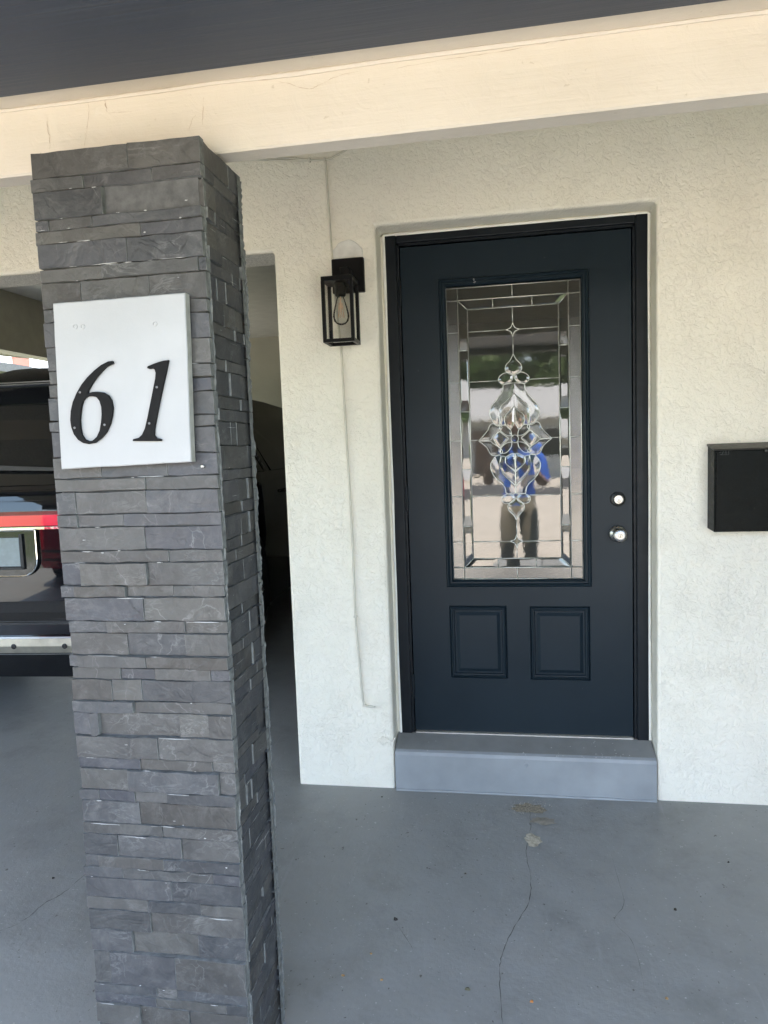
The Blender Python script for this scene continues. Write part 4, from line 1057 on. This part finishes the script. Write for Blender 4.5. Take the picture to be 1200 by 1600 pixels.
        G().add([(-.10, ry(1.37)-.03, 1.372), (.44, ry(1.36)-.03, 1.352), (.44, ry(1.36)-.03, 1.366), (-.10, ry(1.37)-.03, 1.402), (-.10, ry(1.37)-.012, 1.372), (.44, ry(1.36)-.012, 1.352), (.44, ry(1.36)-.012, 1.366), (-.10, ry(1.37)-.012, 1.402)],
                [(0, 1, 2, 3), (4, 7, 6, 5), (0, 4, 5, 1), (1, 5, 6, 2), (2, 6, 7, 3), (3, 7, 4, 0)]).build('rear_wiper', BLACKPL, t, local=True)
        G().box(.332, .366, ry(1.70)-.012, ry(1.70)-.004, 1.700, 1.711).build('washer_jet', simple('pale_sticker', (.5, .5, .48), .5), t, local=True)
        # dome aerial / roof pod
        prof = [(.36, 0), (.35, .02), (.30, .055), (.22, .080), (.12, .094), (.02, .098)]
        g = G(); n_ = 24; vv = []
        for r_, h_ in prof:
            for q in range(n_): a = 2*math.pi*q/n_; vv.append((r_*math.cos(a)-.02, .75+r_*.9*math.sin(a), 1.868+h_))
        g.add(vv, [(i*n_+q, i*n_+(q+1) % n_, (i+1)*n_+(q+1) % n_, (i+1)*n_+q) for i in range(len(prof)-1) for q in range(n_)]+[tuple(range((len(prof)-1)*n_, len(prof)*n_))])
        g.build('roof_dome', BLACKPL, t, local=True, smooth=True)
    else:
        strip('rear_window', belt+.08*s, H-.12, -hw*.66, hw*.66, .006, CARGLASS, 6)
        for q in (-1, 1): strip('tail_light', .88*s, 1.10*s, *sorted((q*hw*.52, q*hw*.92)), .010, REDLENS, 2)
        strip('rear_grille', .36*s, .52*s, -hw*.80, hw*.80, .008, BLACKPL, 1)
        strip('chrome_strip', .93*s, .955*s, -hw*.5, hw*.5, .012, CHROME, 1)
        strip('number_plate', .70*s, .84*s, -.16, .16, .010, WHITEPL, 1)
    # side glass: rear quarter light, then door windows with a pillar that leans towards the nose at its foot
    def side_panel(nm, pts, off, mat_, sg):
        vv = [(sg*(half(z, 1)+off), y, z) for y, z in pts]; n_ = len(vv); vv += [(x-sg*.02, y, z) for x, y, z in vv]
        o_ = [tuple(range(n_)) if sg > 0 else tuple(range(n_-1, -1, -1))]+[(i, n_+i, n_+(i+1) % n_, (i+1) % n_) for i in range(n_)]
        return mk(nm, vv, o_, mat_, t, local=True)
    b0, b1 = belt+.05*s, H-.17*s
    A = Ln/5.2
    for sg in (1, -1):
        if suv:
            side_panel('quarter_window', [(.55, b0+.03), (1.90, b0), (1.90-.0, b0+.02), (1.52, b1-.02), (1.40, b1), (.62, b1-.02)], .007, CARGLASS, sg)
            side_panel('side_window', [(2.12, b0), (3.0*A, b0), (3.0*A, b1), (1.72, b1), (1.70, b1-.03)], .007, CARGLASS, sg)
            side_panel('pillar_trim', [(1.925, b0), (1.975, b0), (1.60, b1), (1.545, b1)], .012, simple('pillar_gloss', (.05, .05, .052), .25), sg)
        else:
            side_panel('side_window', [(1.15, b0), (2.2*A, b0), (2.2*A, b1), (1.55, b1)], .007, CARGLASS, sg)
        side_panel('front_window', [(3.08*A if suv else 2.28*A, b0), (3.95*A, b0), (3.35*A, b1-.02), (3.08*A if suv else 2.28*A, b1)], .007, CARGLASS, sg)
        G().box(*sorted((sg*(hw-.005), sg*(hw+.03))), 2.35*A, 2.55*A, belt-.14, belt-.115).build('door_handle', paint, t, local=True, bevel=.006)
        if 0:
            G().tube([(sg*hw*.74, .6, H-.012), (sg*hw*.745, .75, H+.035), (sg*hw*.75, 3.0, H+.035), (sg*hw*.74, 3.2, H-.02)], .016, 8).build('roof_rail', BLACKPL, t, local=True)
        G().box(*sorted((sg*(hw+.01), sg*(hw+.17))), 3.75*A, 3.85*A, belt+.05, belt+.22).build('wing_mirror', paint, t, local=True, bevel=.03, seg=2)
        wr = .40*s+.02
        for yy in (1.28*A, Ln-.98*A):
            # arch lip and dark well
            arc = [(sg*(hw-.006), yy+(wr+.06)*math.cos(rad(a)), wr+(wr+.06)*math.sin(rad(a))) for a in range(-20, 201, 10)]
            G().tube(arc, .018, 6).build('wheel_arch', BLACKPL, t, local=True, smooth=True)
            G().lathe((sg*(hw-.16), yy, wr), (sg, 0, 0), [(wr+.05, 0), (wr+.05, .155)], 28).build('wheel_well', simple('well_black', (.004, .004, .004), .9), t, local=True)
            wh = G().lathe((sg*(hw-.20), yy, wr), (sg, 0, 0), [(wr*.66, 0), (wr-.03, 0), (wr, .03), (wr, .19), (wr-.03, .22), (wr*.68, .222), (wr*.66, .20)], 32).build('wheel', RUBBER, t, local=True)
            g = G().lathe((sg*(hw-.02), yy, wr), (sg, 0, 0), [(wr*.16, 0), (wr*.16, .035), (wr*.10, .04)], 16)
            for q in range(6):
                a = q*math.pi/3; ca, sa = math.cos(a), math.sin(a)
                g.tube([(sg*(hw+.005), yy+ca*wr*.1, wr+sa*wr*.1), (sg*(hw-.005), yy+ca*wr*.66, wr+sa*wr*.66)], wr*.075, 6)
            rimm = g.build('rim', simple('alloy', (.35, .35, .36), .3, .1, 20, metal=1), wh, local=True)
    # front ends, seen only from elsewhere
    for q in (-1, 1): G().box(q*hw*.62-.14, q*hw*.62+.14, Ln-.05, Ln+.03, belt-.34, belt-.22).build('headlight', CHROME, t, local=True, bevel=.02)
    G().box(-hw*.4, hw*.4, Ln-.02, Ln+.05, .45*s, belt-.22).build('grille', BLACKPL, t, local=True, bevel=.02)
    return t
vehicle('parked_suv', 'black SUV with red light bar parked in the carport behind the column', (-2.73, .45, 0), rad(3), m_paint('black_car_paint', (.006, .0065, .008)), 5.2, 2.0, 1.88, 1.22)
vehicle('parked_car', 'red car parked on the driveway, seen only in the reflection', (-4.42, -4.45, fz(-4.45)), rad(177), m_paint('red_car_paint', (.30, .012, .03)), 4.4, 1.8, 1.5, 1.0, suv=False)

# ------------------------------------------------------------------ what lies behind the camera and beyond the carport
nb = thing('neighbour_house', (-9.5, 2.5, dz), 'pale neighbouring house wall glimpsed past the carport', 'house')
NBW = simple('pale_render', (.34, .345, .30), .8, .08, 3)
G().box(-14, -8.6, -1.5, 9.0, dz-.05, 2.9).build('wall', NBW, nb)
SALM = simple('salmon_paint', (.46, .16, .10), .7, .08)
def PXX(x, y, X_):
    d = fw+r2*((x-600)/FPX)-u2*((y-800)/FPX); return CAM+d*((X_-CAM.x)/d.x)
sa, sb = PXX(22, 560, -8.55), PXX(46, 560, -8.55)
G().box(-8.6, -8.55, sa.y, sb.y, .9, sb.z).build('shutter', SALM, nb)
G().box(-8.6, -8.56, 1.2, 3.4, .9, 2.2).build('window', CARGLASS, nb)
G().box(-14.4, -8.2, -1.9, 9.4, 2.9, 3.05).build('roof', ROOF, nb)
oh = thing('opposite_house', (0, -33, dz), 'low pale house with grey roof across the street, seen reflected', 'house')
OW = simple('opposite_wall', (.42, .42, .40), .8, .1, 2)
G().box(-13, 11, -40, -33.6, dz-.05, 2.85).build('wall', OW, oh)
GREYROOF = simple('grey_shingle', (.36, .37, .38), .9, .12, 9, bump=.3)
mk('roof', [(-13.8, -32.6, 2.72), (11.8, -32.6, 2.72), (10.2, -36.8, 4.35), (-12.2, -36.8, 4.35), (11.8, -41, 2.72), (-13.8, -41, 2.72)], [(0, 3, 2, 1), (3, 5, 4, 2), (0, 5, 3), (1, 2, 4)], GREYROOF, oh)
G().box(-13.7, 11.7, -32.75, -32.6, 2.52, 2.715).build('fascia', simple('white_fascia', (.7, .7, .68), .6), oh)
for x in (-10, -6.5, 2.2, 5.8, 9):
    wv = G().box(x-.7, x+.7, -33.6, -33.54, .9, 2.1).build('window', simple('white_frame', (.7, .7, .68), .5), oh); G().box(x-.62, x+.62, -33.54, -33.52, .98, 2.02).build('pane', CARGLASS, wv)
G().box(-1.6, -.7, -33.6, -33.53, dz, 2.05).build('door', simple('brown_door', (.10, .06, .04), .5), oh)
G().box(-4.5, -4.35, -32.8, -32.65, dz, 2.6).build('porch_post', simple('white_post', (.7, .7, .68), .6), oh)
def m_leaf(name, c):
    k = N(name); k.set(Base_Color=k.mix(k.noise(3, 4), tuple(x*.6 for x in c), tuple(x*1.4 for x in c)), Roughness=.55); k.p.inputs['Transmission Weight'].default_value = 0
    return k.m
BARK = simple('bark', (.09, .07, .05), .9, .3, 20, bump=.5)
def tree(x, y, h, rx, lab, seed, c):
    r = random.Random(seed); t = thing('leafy_tree', (x, y, dz-.05), lab, 'tree', 'trees across the street')
    g = G().tube([(x, y, dz-.05), (x+.1, y, dz+h*.25), (x-.1, y+.1, dz+h*.5), (x, y, dz+h*.8)], [.24, .19, .13, .04], 9)
    cl = []
    for i in range(26):
        a = r.uniform(0, 6.28); q = rx*r.uniform(.25, 1); zz = dz+h*r.uniform(.42, 1.0); q *= 1.0 if zz < h*.8 else .6
        c_ = Vector((x+q*math.cos(a), y+q*math.sin(a), zz)); cl.append((c_, r.uniform(.5, 1.1)*rx*.42))
        g.tube([(x, y, dz+h*r.uniform(.3, .55)), ((x+c_.x)/2, (y+c_.y)/2, (dz+h*.45+c_.z)/2), tuple(c_)], [.07, .045, .015], 6)
    g.build('trunk', BARK, t)
    v = []; f = []
    for c_, q in cl:
        for i in range(320):
            d = Vector((r.gauss(0, 1), r.gauss(0, 1), r.gauss(0, .8))).normalized()*q*r.uniform(.3, 1.05)**.6
            p = c_+d; s1 = Vector((r.gauss(0, 1), r.gauss(0, 1), r.gauss(0, .6))).normalized()*.26; s2 = Vector((r.gauss(0, 1), r.gauss(0, 1), r.gauss(0, 1))).normalized()*.17
            b = len(v); v += [tuple(p-s1), tuple(p+s2), tuple(p+s1), tuple(p-s2)]; f.append((b, b+1, b+2, b+3))
    mk('crown', v, f, m_leaf('leaf_%d' % seed, c), t)
tree(-4.6, -44, 8.6, 4.2, 'broad tree behind the opposite house, left of the other two', 1, (.07, .12, .03))
tree(1.8, -45, 9.4, 4.4, 'tallest tree behind the opposite house, in the middle', 2, (.06, .10, .025))
tree(8.2, -43, 8.2, 4.0, 'lower tree behind the right end of the opposite house', 3, (.08, .12, .035))

# ------------------------------------------------------------------ the photographer, seen in the door glass
PB = Vector((.07, -3.41, fz(-3.41)))
man = thing('person', tuple(PB), 'person in blue shirt and grey trousers holding up a phone', 'person')
J = {'pel': (0, 0, .96, .135, .10), 'wst': (0, 0, 1.10, .135, .10), 'chs': (0, .01, 1.30, .155, .105), 'ncb': (0, .01, 1.43, .075, .065), 'nck': (0, .015, 1.50, .052, .055), 'chn': (0, .03, 1.555, .066, .078), 'hed': (0, .025, 1.635, .076, .095), 'top': (0, .01, 1.705, .055, .07), 'nos': (0, .125, 1.615, .014, .014)}
E_ = [('pel', 'wst'), ('wst', 'chs'), ('chs', 'ncb'), ('ncb', 'nck'), ('nck', 'chn'), ('chn', 'hed'), ('hed', 'top'), ('hed', 'nos')]
PH = Vector((CAM.x, CAM.y-.022, CAM.z))-PB
for sg, n_ in ((-1, 'l'), (1, 'r')):
    J.update({'sh'+n_: (sg*.185, .0, 1.39, .068, .068), 'el'+n_: (sg*.25-.03, .10, 1.14, .050, .050), 'fa'+n_: ((sg*.25-.03)*.55+(PH.x+sg*.085)*.45, .24, 1.27, .043, .043), 'wr'+n_: (PH.x+sg*.088, PH.y-.085, PH.z-.075, .030, .026), 'pa'+n_: (PH.x+sg*.080, PH.y-.045, PH.z-.020, .032, .018)})
    E_ += [('chs', 'sh'+n_), ('sh'+n_, 'el'+n_), ('el'+n_, 'fa'+n_), ('fa'+n_, 'wr'+n_), ('wr'+n_, 'pa'+n_)]
    for k_ in range(4):
        z0 = PH.z-.030+.021*k_; ln = (.9, 1., 1.05, .95)[k_]
        J['f%d%s' % (k_, n_)] = (PH.x+sg*.072, PH.y-.006, z0+.006, .0095, .0095); J['g%d%s' % (k_, n_)] = (PH.x+sg*.058*ln, PH.y+.013, z0+.008, .0085, .0085); J['h%d%s' % (k_, n_)] = (PH.x+sg*.046, PH.y+.013, z0+.01, .0075, .0075)
        E_ += [('pa'+n_, 'f%d%s' % (k_, n_)), ('f%d%s' % (k_, n_), 'g%d%s' % (k_, n_)), ('g%d%s' % (k_, n_), 'h%d%s' % (k_, n_))]
    J['t0'+n_] = (PH.x+sg*.072, PH.y-.035, PH.z-.052, .012, .012); J['t1'+n_] = (PH.x+sg*.045, PH.y-.020, PH.z-.045, .0095, .0095)
    E_ += [('pa'+n_, 't0'+n_), ('t0'+n_, 't1'+n_)]
    J.update({'hp'+n_: (sg*.095, 0, .88, .105, .10), 'th'+n_: (sg*.105, .01, .68, .088, .09), 'kn'+n_: (sg*.11, .02, .49, .066, .066), 'cf'+n_: (sg*.113, -.01, .33, .064, .066), 'an'+n_: (sg*.115, -.01, .10, .050, .052), 'hl'+n_: (sg*.118, -.02, .045, .042, .04), 'ft'+n_: (sg*.13, .10, .04, .043, .034), 'to'+n_: (sg*.14, .18, .032, .038, .026)})
    E_ += [('pel', 'hp'+n_), ('hp'+n_, 'th'+n_), ('th'+n_, 'kn'+n_), ('kn'+n_, 'cf'+n_), ('cf'+n_, 'an'+n_), ('an'+n_, 'hl'+n_), ('hl'+n_, 'ft'+n_), ('ft'+n_, 'to'+n_)]
ks = list(J); me = bpy.data.meshes.new('skin_tmp'); me.from_pydata([J[k_][:3] for k_ in ks], [(ks.index(a), ks.index(b)) for a, b in E_], [])
tmp = bpy.data.objects.new('skin_tmp', me); COL.objects.link(tmp)
tmp.modifiers.new('skin', 'SKIN'); 
for i, k_ in enumerate(ks):
    me.skin_vertices[0].data[i].radius = J[k_][3:5]; me.skin_vertices[0].data[i].use_root = (k_ == 'pel')
tmp.modifiers.new('sub', 'SUBSURF').levels = 2
bpy.context.view_layer.update()
ev = bpy.data.meshes.new_from_object(tmp.evaluated_get(bpy.context.evaluated_depsgraph_get()))
bpy.data.objects.remove(tmp)
SKIN = simple('skin', (.48, .29, .21), .5, .08, 20); SHIRT = simple('blue_shirt', (.045, .17, .80), .8, .12, 14, bump=.4, bscale=25); PANTS = simple('grey_trousers', (.40, .375, .32), .85, .12, 14, bump=.4, bscale=20); SHOE = simple('dark_shoe', (.03, .03, .03), .5)
vv = [tuple(p.co) for p in ev.vertices]; ff = [tuple(p.vertices) for p in ev.polygons]; mi = []
el = [Vector(J['el'+n_][:3]) for n_ in 'lr']
for p in ev.polygons:
    c_ = p.center
    if c_.z < .085: q = 3
    elif c_.z < 1.0 and abs(c_.x) < .26 and c_.y < .22: q = 2
    elif c_.z > 1.47 and abs(c_.x) < .10 and c_.y < .2: q = 0
    elif c_.y > .13 and c_.z > 1.0: q = 0
    elif c_.z < 1.17 and abs(c_.x) > .19: q = 0
    else: q = 1
    mi.append(q)
mk('body', vv, ff, [SKIN, SHIRT, PANTS, SHOE], man, smooth=True, mi=mi, local=True)
# hair cap, eyes, mouth, ears
g = G(); n_ = 18; hv = []; cnt = 0
for i in range(8):
    th = rad(8+i*13)
    for k_ in range(n_):
        a = 2*math.pi*k_/n_; fr = 1 if math.sin(a) < .3 or i < 4 else .86
        hv.append((.088*math.sin(th)*math.cos(a)*fr, .012+.108*math.sin(th)*math.sin(a)*fr, 1.645+.112*math.cos(th)))
g.add(hv, [(i*n_+k_, i*n_+(k_+1) % n_, (i+1)*n_+(k_+1) % n_, (i+1)*n_+k_) for i in range(7) for k_ in range(n_)]+[tuple(range(n_))])
g.build('hair', simple('grey_brown_hair', (.16, .13, .10), .7, .3, 60, bump=.6), man, local=True, smooth=True)
for sg in (-1, 1):
    G().lathe((sg*.033, .108, 1.632), (0, 1, 0), [(.013, 0), (.011, .006), (.004, .008)], 10).build('eye', simple('eye', (.05, .04, .035), .2), man, local=True)
    G().lathe((sg*.082, .02, 1.62), (sg, 0, 0), [(.026, 0), (.028, .010), (.016, .016)], 12).build('ear', SKIN, man, local=True)
G().box(-.024, .024, .105, .112, 1.573, 1.580).build('mouth', simple('lips', (.36, .15, .13), .5), man, local=True, bevel=.002)
ph = thing('smartphone', (CAM.x, CAM.y-.026, CAM.z-.074), 'dark smartphone held up by the photographer', 'phone')
G().box(CAM.x-.036, CAM.x+.036, CAM.y-.030, CAM.y-.0225, CAM.z-.130, CAM.z+.016).build('phone_body', simple('phone_shell', (.02, .022, .03), .25), ph, bevel=.003, seg=2)
G().lathe((CAM.x, CAM.y-.0225, CAM.z), (0, 1, 0), [(.009, 0), (.009, .0015), (.006, .002)], 16).build('lens', CARGLASS, ph)
